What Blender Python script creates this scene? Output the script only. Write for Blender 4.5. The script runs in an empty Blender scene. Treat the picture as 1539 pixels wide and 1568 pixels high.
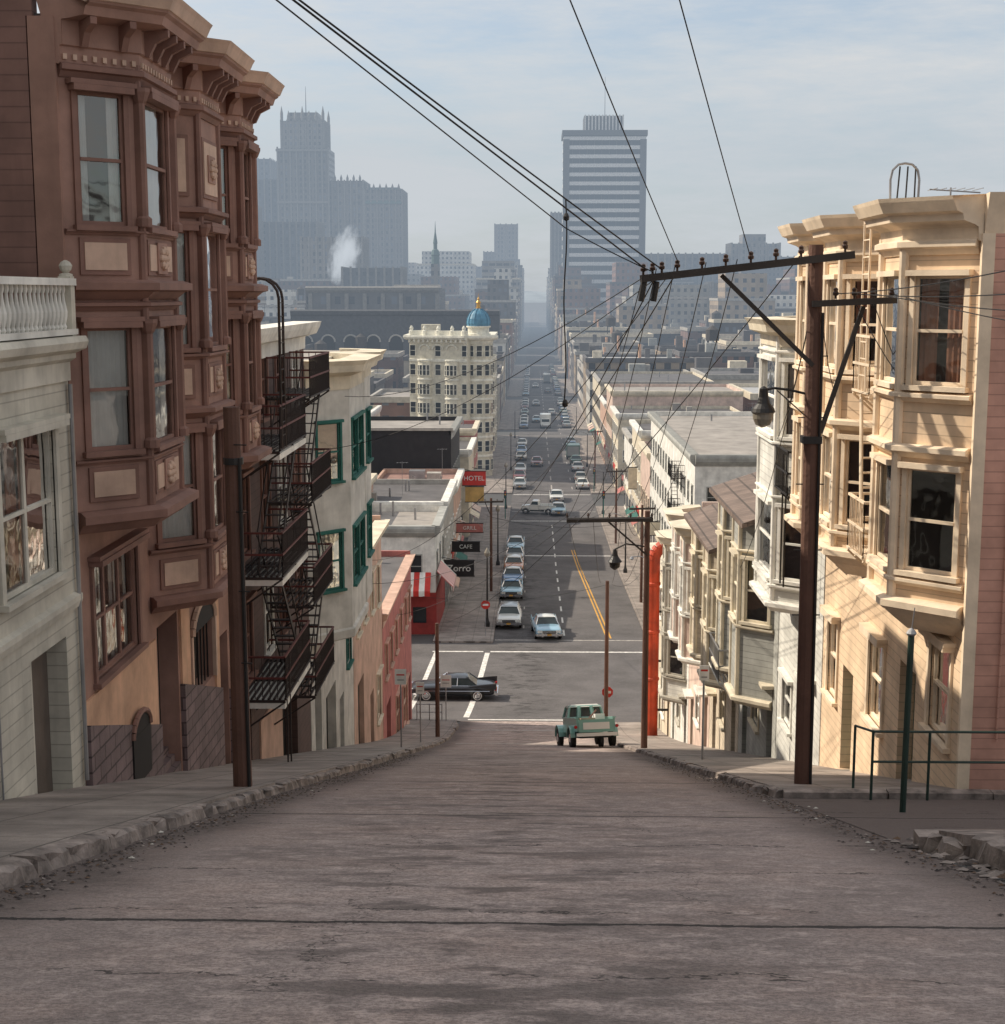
import bpy, bmesh, math, random
from mathutils import Vector, Matrix
R = random.Random(11)
scene = bpy.context.scene
COL = scene.collection

# ---------------------------------------------------------------- terrain profile (metres, eye at z=0)
RAW=[(-60,13),(-20,4.4),(0,-1.45),(20,-7.18),(62,-19.6),(70,-21.8),(78,-23.6),(84,-24.5),(90,-24.9),(101,-25.05),(109,-25.4),(145,-27.2),(200,-28.2),(316,-28.6),(600,-29),(12000,-29)]
def raw(y):
    if y<=RAW[0][0]: return RAW[0][1]
    for (a,za),(b,zb) in zip(RAW,RAW[1:]):
        if y<=b: return za+(zb-za)*(y-a)/(b-a)
    return RAW[-1][1]
KN=[float(k) for k in range(-60,221)]+[220+20.*k for k in range(1,20)]+[700,1000,2000,12000]
KZ=[]
for k in KN:
    if k<218: KZ.append(sum(raw(k+d*.5) for d in range(-6,7))/13)
    else: KZ.append(raw(k))
def prof(y):
    if y<=KN[0]: return KZ[0]
    if y<220:
        i=int(math.floor(y-KN[0])); t=y-KN[i]
        return KZ[i]*(1-t)+KZ[i+1]*t
    for i in range(280,len(KN)-1):
        if y<=KN[i+1]:
            t=(y-KN[i])/(KN[i+1]-KN[i]); return KZ[i]*(1-t)+KZ[i+1]*t
    return KZ[-1]

# ---------------------------------------------------------------- materials
def nodes_of(m):
    m.use_nodes=True
    nt=m.node_tree; return nt, nt.nodes, nt.links
def mathn(N,L,op,a,b=None,c=None):
    n=N.new('ShaderNodeMath'); n.operation=op
    for i,v in enumerate((a,b,c)):
        if v is None: continue
        if isinstance(v,(int,float)): n.inputs[i].default_value=v
        else: L.new(v,n.inputs[i])
    return n.outputs[0]
def mixc(N,L,f,a,b,typ='MIX'):
    n=N.new('ShaderNodeMix'); n.data_type='RGBA'; n.blend_type=typ
    for s,v in ((n.inputs[0],f),(n.inputs[6],a),(n.inputs[7],b)):
        if isinstance(v,(int,float)): s.default_value=v
        elif isinstance(v,(tuple,list)): s.default_value=(*v[:3],1)
        else: L.new(v,s)
    return n.outputs[2]
def noise(N,L,vec,scale,detail=3,rough=.6):
    n=N.new('ShaderNodeTexNoise'); n.inputs['Scale'].default_value=scale; n.inputs['Detail'].default_value=detail
    n.inputs['Roughness'].default_value=rough
    L.new(vec,n.inputs['Vector']); return n.outputs['Fac']
def ramp(N,L,f,a,b):
    n=N.new('ShaderNodeMapRange'); n.inputs['From Min'].default_value=a; n.inputs['From Max'].default_value=b
    L.new(f,n.inputs['Value']); return n.outputs[0]
def mapped(N,L,P,s):
    mp=N.new('ShaderNodeMapping'); mp.inputs['Scale'].default_value=s; L.new(P,mp.inputs[0]); return mp.outputs[0]
MC={}
def mat(name,col,rough=.75,var=.18,scale=1.2,bump=.15,bscale=25,metal=0,siding=0,streak=.25,brick=None,coat=0,grid=0):
    if name in MC: return MC[name]
    m=bpy.data.materials.new(name); nt,N,L=nodes_of(m)
    b=N['Principled BSDF']; b.inputs['Roughness'].default_value=rough; b.inputs['Metallic'].default_value=metal
    if coat: b.inputs['Coat Weight'].default_value=coat; b.inputs['Coat Roughness'].default_value=.08
    g=N.new('ShaderNodeNewGeometry'); P=g.outputs['Position']
    n1=noise(N,L,P,scale,4)
    dark=tuple(c*(1-var*1.6) for c in col); lite=tuple(min(1,c*(1+var)) for c in col)
    c=mixc(N,L,ramp(N,L,n1,.3,.7),dark,lite)
    sep=N.new('ShaderNodeSeparateXYZ'); L.new(P,sep.inputs[0])
    if streak:
        n2=noise(N,L,mapped(N,L,P,(3,3,.25)),1.6,3,.7)
        c=mixc(N,L,mathn(N,L,'MULTIPLY',ramp(N,L,n2,.5,.85),streak),c,tuple(x*.45 for x in col))
    h=noise(N,L,P,bscale,2) if bump else None
    if siding:
        fr=mathn(N,L,'FRACT',mathn(N,L,'MULTIPLY',sep.outputs[2],1/siding))
        bd=N.new('ShaderNodeTexWhiteNoise'); bd.noise_dimensions='1D'; L.new(mathn(N,L,'FLOOR',mathn(N,L,'MULTIPLY',sep.outputs[2],1/siding)),bd.inputs['W'])
        c=mixc(N,L,mathn(N,L,'MULTIPLY',bd.outputs[0],.14),c,tuple(x*.5 for x in col))
        line=mathn(N,L,'LESS_THAN',fr,.09)
        c=mixc(N,L,mathn(N,L,'MULTIPLY',line,.5),c,tuple(x*.35 for x in col))
        h=mathn(N,L,'ADD',mathn(N,L,'MULTIPLY',h,.12),mathn(N,L,'SUBTRACT',1.0,fr))
    if brick:
        u=mathn(N,L,'ADD',sep.outputs[0],sep.outputs[1])
        cb=N.new('ShaderNodeCombineXYZ'); L.new(u,cb.inputs[0]); L.new(sep.outputs[2],cb.inputs[1])
        bt=N.new('ShaderNodeTexBrick'); bt.inputs['Scale'].default_value=1; bt.inputs['Brick Width'].default_value=brick[0]; bt.inputs['Row Height'].default_value=brick[1]
        bt.inputs['Mortar Size'].default_value=brick[1]*.07
        bt.inputs['Color1'].default_value=(.8,.8,.8,1); bt.inputs['Color2'].default_value=(1.1,1.1,1.1,1); bt.inputs['Mortar'].default_value=(.4,.4,.4,1)
        L.new(cb.outputs[0],bt.inputs['Vector'])
        c=mixc(N,L,1.0,c,bt.outputs['Color'],'MULTIPLY')
        h=mathn(N,L,'SUBTRACT',mathn(N,L,'MULTIPLY',h,.5),bt.outputs['Fac'])
    if grid:
        k=None
        for ax_,off in ((0,.3),(1,.0)):
            w=mathn(N,L,'MULTIPLY_ADD',n1,.06,sep.outputs[ax_])
            f=mathn(N,L,'LESS_THAN',mathn(N,L,'FRACT',mathn(N,L,'MULTIPLY_ADD',w,1/grid,off)),.022)
            k=f if k is None else mathn(N,L,'MAXIMUM',k,f)
        sp=noise(N,L,P,9,4,.75)
        c=mixc(N,L,mathn(N,L,'MULTIPLY',ramp(N,L,sp,.5,.7),.45),c,tuple(x*.45 for x in col))
        c=mixc(N,L,mathn(N,L,'MULTIPLY',k,.7),c,tuple(x*.2 for x in col))
        h=mathn(N,L,'SUBTRACT',h,k)
    L.new(c,b.inputs['Base Color'])
    if bump:
        bm_=N.new('ShaderNodeBump'); bm_.inputs['Strength'].default_value=bump if not siding else .5; bm_.inputs['Distance'].default_value=.02
        L.new(h,bm_.inputs['Height']); L.new(bm_.outputs[0],b.inputs['Normal'])
    MC[name]=m; return m
def glassmat(name='window_glass'):
    if name in MC: return MC[name]
    m=bpy.data.materials.new(name); nt,N,L=nodes_of(m)
    for n in list(N):
        if n.type=='BSDF_PRINCIPLED': N.remove(n)
    t=N.new('ShaderNodeBsdfTransparent'); t.inputs[0].default_value=(.78,.8,.8,1)
    g=N.new('ShaderNodeBsdfGlossy'); g.inputs['Roughness'].default_value=.04; g.inputs[0].default_value=(.9,.9,.9,1)
    geo=N.new('ShaderNodeNewGeometry'); nz=noise(N,L,geo.outputs['Position'],1.5,2)
    bp=N.new('ShaderNodeBump'); bp.inputs['Strength'].default_value=.16; bp.inputs['Distance'].default_value=.06; L.new(nz,bp.inputs['Height']); L.new(bp.outputs[0],g.inputs['Normal'])
    f=N.new('ShaderNodeFresnel'); f.inputs[0].default_value=1.5
    mx=N.new('ShaderNodeMixShader'); L.new(mathn(N,L,'MULTIPLY_ADD',f.outputs[0],1.0,.10),mx.inputs[0]); L.new(t.outputs[0],mx.inputs[1]); L.new(g.outputs[0],mx.inputs[2])
    L.new(mx.outputs[0],N['Material Output'].inputs[0]); MC[name]=m; return m
def darkglass(name='dark_glass',col=(.02,.025,.03)):
    return mat(name,col,rough=.08,var=.3,scale=.7,bump=0,streak=0)
def facade(name,col,su=3.0,sz=3.4,wu=(.28,.72),wz=(.25,.72),wcol=(.03,.035,.045),band=False):
    if name in MC: return MC[name]
    m=bpy.data.materials.new(name); nt,N,L=nodes_of(m); b=N['Principled BSDF']
    g=N.new('ShaderNodeNewGeometry'); P=g.outputs['Position']
    s=N.new('ShaderNodeSeparateXYZ'); L.new(P,s.inputs[0]); n=N.new('ShaderNodeSeparateXYZ'); L.new(g.outputs['True Normal'],n.inputs[0])
    ax=mathn(N,L,'ABSOLUTE',n.outputs[0]); ay=mathn(N,L,'ABSOLUTE',n.outputs[1]); az=mathn(N,L,'ABSOLUTE',n.outputs[2])
    u=mathn(N,L,'ADD',mathn(N,L,'MULTIPLY',s.outputs[0],ay),mathn(N,L,'MULTIPLY',s.outputs[1],ax))
    oi=N.new('ShaderNodeObjectInfo')
    u=mathn(N,L,'MULTIPLY_ADD',oi.outputs['Random'],17.,u)
    fu=mathn(N,L,'FRACT',mathn(N,L,'MULTIPLY',u,1/su)); fz=mathn(N,L,'FRACT',mathn(N,L,'MULTIPLY_ADD',s.outputs[2],1/sz,20))
    mz=mathn(N,L,'MULTIPLY',mathn(N,L,'GREATER_THAN',fz,wz[0]),mathn(N,L,'LESS_THAN',fz,wz[1]))
    mu=mathn(N,L,'MULTIPLY',mathn(N,L,'GREATER_THAN',fu,wu[0]),mathn(N,L,'LESS_THAN',fu,wu[1]))
    k=mathn(N,L,'MULTIPLY',mathn(N,L,'MULTIPLY',mz,mu),mathn(N,L,'LESS_THAN',az,.5))
    n1=noise(N,L,P,.25,3)
    c=mixc(N,L,ramp(N,L,n1,.3,.7),tuple(x*.75 for x in col),tuple(min(1,x*1.15) for x in col))
    hs=N.new('ShaderNodeHueSaturation'); hs.inputs['Hue'].default_value=.5
    L.new(mathn(N,L,'MULTIPLY_ADD',oi.outputs['Random'],.7,.6),hs.inputs['Value']); L.new(c,hs.inputs['Color'])
    wn=N.new('ShaderNodeTexWhiteNoise'); wn.noise_dimensions='2D'; cb=N.new('ShaderNodeCombineXYZ')
    L.new(mathn(N,L,'FLOOR',mathn(N,L,'MULTIPLY',u,1/su)),cb.inputs[0]); L.new(mathn(N,L,'FLOOR',mathn(N,L,'MULTIPLY_ADD',s.outputs[2],1/sz,20)),cb.inputs[1]); L.new(cb.outputs[0],wn.inputs['Vector'])
    wv=mixc(N,L,mathn(N,L,'MULTIPLY',mathn(N,L,'GREATER_THAN',wn.outputs[0],.7),.5),wcol,tuple(min(1,x*5+.08) for x in wcol))
    c=mixc(N,L,k,hs.outputs[0],wv)
    L.new(c,b.inputs['Base Color']); L.new(mathn(N,L,'MULTIPLY_ADD',k,-.6,.85),b.inputs['Roughness'])
    MC[name]=m; return m

# ---------------------------------------------------------------- mesh builder
class Obj:
    def __init__(s,name,base=(0,0,0),rot=None):
        s.name=name; s.base=Vector(base); s.parts={}; s.rot=rot; s.smooth=set(); s.sub=set()
    def add(s,part,vs,fs,m):
        p=s.parts.setdefault(part,dict(v=[],f=[],mi=[],m=[]))
        if m not in p['m']: p['m'].append(m)
        k=p['m'].index(m); o=len(p['v'])
        p['v'].extend([tuple(v) for v in vs])
        for f in fs: p['f'].append([i+o for i in f]); p['mi'].append(k)
    def finish(s,single=False,local=False):
        objs=[]
        if single:
            q=dict(v=[],f=[],mi=[],m=[])
            for p in s.parts.values():
                o=len(q['v']); q['v']+=p['v']
                for f,k in zip(p['f'],p['mi']):
                    mm=p['m'][k]
                    if mm not in q['m']: q['m'].append(mm)
                    q['f'].append([i+o for i in f]); q['mi'].append(q['m'].index(mm))
            s.parts={s.name:q}
        root=None
        if not single:
            root=bpy.data.objects.new(s.name,None); COL.objects.link(root); root.empty_display_size=.5
        off=Vector((0,0,0)) if local else s.base
        for pn,p in s.parts.items():
            me=bpy.data.meshes.new(pn)
            me.from_pydata([tuple(Vector(v)-off) for v in p['v']],[],p['f'])
            for m in p['m']: me.materials.append(m)
            me.polygons.foreach_set('material_index',p['mi'])
            bm=bmesh.new(); bm.from_mesh(me); bmesh.ops.recalc_face_normals(bm,faces=bm.faces); bm.to_mesh(me); bm.free()
            ob=bpy.data.objects.new(pn,me); COL.objects.link(ob)
            if pn in s.smooth:
                for q in me.polygons: q.use_smooth=True
            if pn in s.sub:
                md=ob.modifiers.new('sub','SUBSURF'); md.levels=2; md.render_levels=2
            if root: ob.parent=root
            else: root=ob
            objs.append(ob)
        root.location=s.base
        if s.rot: root.rotation_euler=s.rot
        return root
def box(o,part,x0,x1,y0,y1,z0,z1,m):
    vs=[(x,y,z) for z in (z0,z1) for y in (y0,y1) for x in (x0,x1)]
    o.add(part,vs,[(0,1,3,2),(4,5,7,6),(0,1,5,4),(2,3,7,6),(0,2,6,4),(1,3,7,5)],m)
def frame(p0,p1,out):
    p0=Vector((p0[0],p0[1])); p1=Vector((p1[0],p1[1])); d=(p1-p0); L=d.length; U=d/L
    return (p0,U,Vector((out*U.y,-out*U.x)),L)
def fpt(F,u,n,z):
    p=F[0]+F[1]*u+F[2]*n; return (p.x,p.y,z)
def fbox(o,part,F,u0,u1,n0,n1,z0,z1,m):
    vs=[fpt(F,u,n,z) for z in (z0,z1) for n in (n0,n1) for u in (u0,u1)]
    o.add(part,vs,[(0,1,3,2),(4,5,7,6),(0,1,5,4),(2,3,7,6),(0,2,6,4),(1,3,7,5)],m)
def fquad(o,part,F,u0,u1,n,z0,z1,m):
    o.add(part,[fpt(F,u0,n,z0),fpt(F,u1,n,z0),fpt(F,u1,n,z1),fpt(F,u0,n,z1)],[(0,1,2,3)],m)
def rod(o,part,p,q,r,m,seg=6,r2=None):
    p=Vector(p); q=Vector(q); d=(q-p); 
    if d.length<1e-6: return
    d.normalize(); a=d.orthogonal().normalized(); b=d.cross(a); r2=r if r2 is None else r2
    vs=[]
    for c,rr in ((p,r),(q,r2)):
        for i in range(seg):
            t=2*math.pi*i/seg; vs.append(c+a*math.cos(t)*rr+b*math.sin(t)*rr)
    fs=[(i,(i+1)%seg,seg+(i+1)%seg,seg+i) for i in range(seg)]+[tuple(range(seg)),tuple(range(seg,2*seg))]
    o.add(part,vs,fs,m)
def beam(o,part,p,q,w,h,m,up=(0,0,1)):
    p=Vector(p); q=Vector(q); d=(q-p).normalized(); s=d.cross(Vector(up)); 
    if s.length<1e-4: s=Vector((1,0,0))
    s.normalize(); t=s.cross(d)
    vs=[c+s*a*w/2+t*b*h/2 for c in (p,q) for a,b in ((-1,-1),(1,-1),(1,1),(-1,1))]
    o.add(part,vs,[(0,1,2,3),(4,5,6,7),(0,1,5,4),(1,2,6,5),(2,3,7,6),(3,0,4,7)],m)
def lathe(o,part,c,prf,m,seg=12):
    vs=[];fs=[]
    for r,z in prf:
        for i in range(seg):
            t=2*math.pi*i/seg; vs.append((c[0]+r*math.cos(t),c[1]+r*math.sin(t),c[2]+z))
    for j in range(len(prf)-1):
        for i in range(seg):
            a=j*seg+i; b=j*seg+(i+1)%seg; fs.append((a,b,b+seg,a+seg))
    fs.append(tuple(range(seg))); fs.append(tuple(range((len(prf)-1)*seg,len(prf)*seg)))
    o.add(part,vs,fs,m)
def tube(o,part,pts,r,m,seg=6):
    for a,b in zip(pts,pts[1:]): rod(o,part,a,b,r,m,seg)
def offs(pts,out,e):
    P=[Vector(p) for p in pts]; ns=[]
    for a,b in zip(P,P[1:]):
        d=(b-a).normalized(); ns.append(Vector((out*d.y,-out*d.x)))
    res=[]
    for i,p in enumerate(P):
        if i==0: m=ns[0]; k=1
        elif i==len(P)-1: m=ns[-1]; k=1
        else:
            m=(ns[i-1]+ns[i]).normalized(); k=1/max(.35,m.dot(ns[i]))
        res.append(p+m*e*k)
    return res
def sweep(o,part,pts,out,prf,m,endext=0):
    pts=[Vector(p) for p in pts]
    rings=[offs(pts,out,e) for e,z in prf]; n=len(pts); vs=[]; fs=[]
    for r,(e,z) in zip(rings,prf):
        for p in r: vs.append((p.x,p.y,z))
    k=len(prf)
    for j in range(k):
        jj=(j+1)%k
        for i in range(n-1): fs.append((j*n+i,j*n+i+1,jj*n+i+1,jj*n+i))
    fs.append(tuple(j*n for j in range(k))); fs.append(tuple(j*n+n-1 for j in range(k)))
    o.add(part,vs,fs,m)
def poly(o,part,pts,z,m): o.add(part,[(p[0],p[1],z) for p in pts],[tuple(range(len(pts)))],m)

GL=glassmat(); DG=darkglass()
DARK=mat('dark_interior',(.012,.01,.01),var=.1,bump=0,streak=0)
CURT=mat('curtain_cloth',(.80,.78,.74),var=.1,bump=0,streak=0,rough=.9)
CURTR=mat('curtain_rust',(.34,.15,.09),var=.1,bump=0,streak=0,rough=.9)
BLIND=mat('roller_blind',(.55,.46,.3),var=.05,bump=0,streak=0,rough=.9)

def curtain(o,F,u0,u1,n,z0,z1,m):
    k=max(4,int((u1-u0)/.045)); vs=[];fs=[]
    for i in range(k+1):
        u=u0+(u1-u0)*i/k; nn=n-(.02 if i%2 else 0)-R.random()*.012
        vs+= [fpt(F,u,nn,z0),fpt(F,u,nn,z1)]
    for i in range(k): fs.append((2*i,2*i+1,2*i+3,2*i+2))
    o.add('curtains',vs,fs,m)
def window(o,F,u0,u1,z0,z1,tm,rev=.1,cas=.09,kind=None,head=.1,split=True,sashm=None,mull=0):
    sm=sashm or tm; s=.045
    if cas:
        fbox(o,'window_trim',F,u0-cas,u0,-.02,.045,z0,z1,tm); fbox(o,'window_trim',F,u1,u1+cas,-.02,.045,z0,z1,tm)
        fbox(o,'window_trim',F,u0-cas-.03,u1+cas+.03,-.02,.1+head*.5,z1,z1+.09,tm)
        if head>.1: fbox(o,'window_trim',F,u0-cas-.07,u1+cas+.07,-.02,.2,z1+.092,z1+.16,tm)
        fbox(o,'window_trim',F,u0-cas-.04,u1+cas+.04,-.02,.13,z0-.08,z0,tm)
    n0=-rev
    zm=(z0+z1)/2
    us=[u0,u1] if not mull else [u0+(u1-u0)*i/(mull+1) for i in range(mull+2)]
    for a,b in zip(us,us[1:]):
        fbox(o,'sashes',F,a,a+s,n0,n0+.05,z0,z1,sm); fbox(o,'sashes',F,b-s,b,n0,n0+.05,z0,z1,sm)
        fbox(o,'sashes',F,a+s,b-s,n0,n0+.05,z0,z0+s*1.4,sm); fbox(o,'sashes',F,a+s,b-s,n0,n0+.05,z1-s,z1,sm)
        if split: fbox(o,'sashes',F,a+s,b-s,n0+.003,n0+.06,zm-.025,zm+.025,sm)
        fquad(o,'glass',F,a+s,b-s,n0+.02,z0+s,z1-s,GL)
        kk=kind if kind!='auto' else R.choice(['curtain','blind','none','sides','sides'])
        if kk=='curtain': curtain(o,F,a+s,b-s,n0-.05,z0,z1,CURT)
        elif kk=='rust': curtain(o,F,a+s,a+(b-a)*.42,n0-.05,z0,z1,CURTR); curtain(o,F,a+(b-a)*.6,b-s,n0-.05,z0,z1,CURTR)
        elif kk=='sides': 
            w=(b-a)*(.2+.12*R.random()); curtain(o,F,a+s,a+w,n0-.05,z0,z1,CURT); curtain(o,F,b-w,b-s,n0-.05,z0,z1,CURT)
        elif kk=='blind': fbox(o,'curtains',F,a+s,b-s,n0-.06,n0-.05,z1-(z1-z0)*(.3+.4*R.random()),z1,BLIND)
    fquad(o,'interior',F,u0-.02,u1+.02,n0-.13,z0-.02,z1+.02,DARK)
def wall(o,part,F,u0,u1,z0,z1,ops,m,th=.1):
    us=sorted(set([u0,u1]+[v for q in ops for v in (q[0],q[1])])); zs=sorted(set([z0,z1]+[v for q in ops for v in (q[2],q[3])]))
    us=[u for u in us if u0<=u<=u1]; zs=[z for z in zs if z0<=z<=z1]
    for a,b in zip(us,us[1:]):
        run=None
        for c,d in zip(zs,zs[1:]):
            uc=(a+b)/2; zc=(c+d)/2
            inside=any(q[0]<uc<q[1] and q[2]<zc<q[3] for q in ops)
            if inside:
                if run: fbox(o,part,F,a,b,-th,0,run[0],run[1],m); run=None
            else: run=(run[0],d) if run else (c,d)
        if run: fbox(o,part,F,a,b,-th,0,run[0],run[1],m)
def bpts(out,fx,y0,y1,d,s): return [(fx,y0),(fx+out*d,y0+s),(fx+out*d,y1-s),(fx,y1)]
def bay(o,out,fx,y0,y1,d,s,zb,zt,wins,wm,tm,panel=None,kinds=('auto',),mold=(),sashm=None,mar=.24,pil=True,panm=None,head=.1,casm=None):
    pts=bpts(out,fx,y0,y1,d,s)
    for i,(a,b) in enumerate(zip(pts,pts[1:])):
        F=frame(a,b,out); L=F[3]; ops=[]
        if i==1 and L>2.5: hw=[(mar,L/2-.1),(L/2+.1,L-mar)]
        else: hw=[(mar,L-mar)]
        for (z0,z1) in wins:
            for h in hw: ops.append((h[0],h[1],z0,z1))
        wall(o,'walls',F,.0,L,zb,zt,ops,wm,.08)
        for j,q in enumerate(ops):
            window(o,F,*q,casm or tm,rev=.06,cas=min(.08,mar*.5),kind=kinds[(i*len(wins)+j)%len(kinds)],sashm=sashm,head=head)
        if panel:
            for (p0,p1) in panel:
                fbox(o,'panels',F,mar-.04,L-mar+.04,0,.035,p0,p1,tm)
                fbox(o,'panels',F,mar+.03,L-mar-.03,.035,.05,p0+.07,p1-.07,panm or wm)
    if pil:
        for p in (pts[1],pts[2]): rod(o,'corner_posts',(p[0],p[1],zb),(p[0],p[1],zt),.07,tm,8)
    poly(o,'walls',offs(pts,out,-.02),zb+.01,wm); poly(o,'roof',offs(pts,out,-.02),zt-.01,wm)
    for (z,h,e) in mold:
        sweep(o,'mouldings',pts,out,[(-.03,z-h*.5),(.03,z-h*.5),(e*.6,z-h*.1),(e,z),(e,z+h*.35),(e*.5,z+h*.5),(-.03,z+h*.5)],tm)
    return pts
def brackets(o,pts,out,zt,zb,e,m,step=.5,w=.09):
    for a,b in zip(pts,pts[1:]):
        F=frame(a,b,out); L=F[3]
        if L<.4: continue
        k=max(2,int(L/step)); 
        for i in range(k):
            u=L*(i+.5)/k
            vs=[fpt(F,u+du,n,z) for du in (-w/2,w/2) for n,z in ((0,zb),(.06,zb),(e*.45,zb+(zt-zb)*.5),(e,zt-(zt-zb)*.25),(e,zt),(0,zt))]
            o.add('brackets',vs,[(0,1,2,3,4,5),(6,7,8,9,10,11)]+[(j,(j+1)%6,6+(j+1)%6,6+j) for j in range(6)],m)
def dentils(o,pts,out,z,m,step=.16,s=.07,n=.06):
    for a,b in zip(pts,pts[1:]):
        F=frame(a,b,out); k=int(F[3]/step)
        for i in range(k):
            u=F[3]*(i+.5)/k; fbox(o,'dentils',F,u-s/2,u+s/2,.02,.02+n,z,z+s*1.3,m)
def body(o,out,fx,y0,y1,zt,m,depth=11,roofm=None,n0=.4,zb=None):
    xa=fx-out*n0; xb=fx-out*depth; z0=(min(prof(y0),prof(y1))-1.5) if zb is None else zb
    box(o,'walls',min(xa,xb),max(xa,xb),y0,y1,z0,zt,m)
    rm=roofm or ROOF
    box(o,'roof',min(xa,xb)+.2,max(xa,xb)-.0,y0+.2,y1-.2,zt,zt+.03,rm)

# ---------------------------------------------------------------- palette
BROWN=mat('brown_paint_siding',(.25,.14,.115),siding=.22,streak=.25)
BROWNP=mat('dull_brown_paint',(.355,.205,.16),streak=.25)
BRTRIM=mat('brown_trim',(.25,.135,.105),streak=.15)
TAN=mat('tan_panel_paint',(.60,.42,.32),streak=.3)
STUC=mat('orange_stucco',(.66,.40,.26),streak=.35)
STONE=mat('purple_stone_block',(.20,.145,.145),brick=(.55,.25),bump=.6)
GREY=mat('weathered_cream_siding',(.58,.545,.46),siding=.2,streak=.4)
GREYP=mat('weathered_cream_paint',(.61,.575,.49),streak=.35)
PEACH=mat('cream_peach_siding',(.76,.57,.39),siding=.17,streak=.15)
PEACHT=mat('cream_trim',(.82,.67,.50),streak=.15)
PINK=mat('pink_siding_wall',(.62,.34,.26),siding=.17,streak=.15)
WHITE=mat('white_paint',(.78,.76,.70),streak=.3)
WHITES=mat('white_siding',(.76,.74,.68),siding=.18,streak=.3)
CREAM=mat('cream_paint',(.70,.62,.48),streak=.35)
CONC=mat('concrete_facade',(.42,.395,.355),streak=.4)
GRN=mat('green_window_trim',(.02,.13,.105),streak=0)
IRON=mat('black_iron',(.018,.016,.016),rough=.5,streak=0,bump=0)
REDIRON=mat('dark_red_iron',(.115,.028,.024),rough=.6,streak=0,bump=0)
FEB=mat('brown_black_iron',(.028,.018,.016),rough=.6,streak=0,bump=0)
GIRON=mat('dark_green_iron',(.02,.045,.035),rough=.5,streak=0,bump=0)
WOOD=mat('creosote_wood',(.12,.058,.04),streak=.6,bump=.6,bscale=12)
DWOOD=mat('dark_wood_arm',(.05,.04,.034),streak=.4)
ROOF=mat('tar_roof',(.12,.112,.112),scale=.6,streak=0)
ROOFP=mat('pale_gravel_roof',(.34,.31,.28),scale=.6,streak=0)
REDW=mat('red_pink_wall',(.46,.16,.14),streak=.4)
SALMON=mat('salmon_wall',(.58,.38,.29),streak=.35)
PINKP=mat('pale_pink_wall',(.66,.50,.42),streak=.35)
GRAY2=mat('slate_grey_paint',(.40,.40,.37),siding=.18,streak=.3)
BLACKW=mat('black_wall',(.02,.018,.02),streak=.2)
METAL=mat('galvanised_metal',(.35,.35,.36),rough=.45,metal=.6,streak=.2,bump=0)
CHROME=mat('chrome',(.75,.75,.77),rough=.12,metal=1,streak=0,bump=0,var=.03)

# ---------------------------------------------------------------- ground, road, sidewalks
def strip(name,x0,x1,ya,yb,dz,m,nx=1,part=None,obj=None,step=None,thick=0):
    fx0=x0 if callable(x0) else (lambda y:x0); fx1=x1 if callable(x1) else (lambda y:x1)
    ys=[ya]+[k for k in KN if ya<k<yb]+[yb]
    vs=[];fs=[]
    for y in ys:
        for i in range(nx+1):
            t=i/nx; vs.append((fx0(y)*(1-t)+fx1(y)*t,y,prof(y)+dz))
    for j in range(len(ys)-1):
        for i in range(nx):
            a=j*(nx+1)+i; fs.append((a,a+1,a+nx+2,a+nx+1))
    if thick:
        n=len(vs); vs+=[(x,y,z-thick) for x,y,z in vs]; w=nx+1; J=len(ys)-1
        for j in range(J):
            a=j*w; fs.append((a,a+w,n+a+w,n+a)); a=j*w+nx; fs.append((a,a+w,n+a+w,n+a))
        for i in range(nx):
            fs.append((i,i+1,n+i+1,n+i)); a=J*w+i; fs.append((a,a+1,n+a+1,n+a))
    if obj: obj.add(part or name,vs,fs,m); return
    o=Obj(name); o.add(name,vs,fs,m); return o.finish(single=True)

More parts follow.
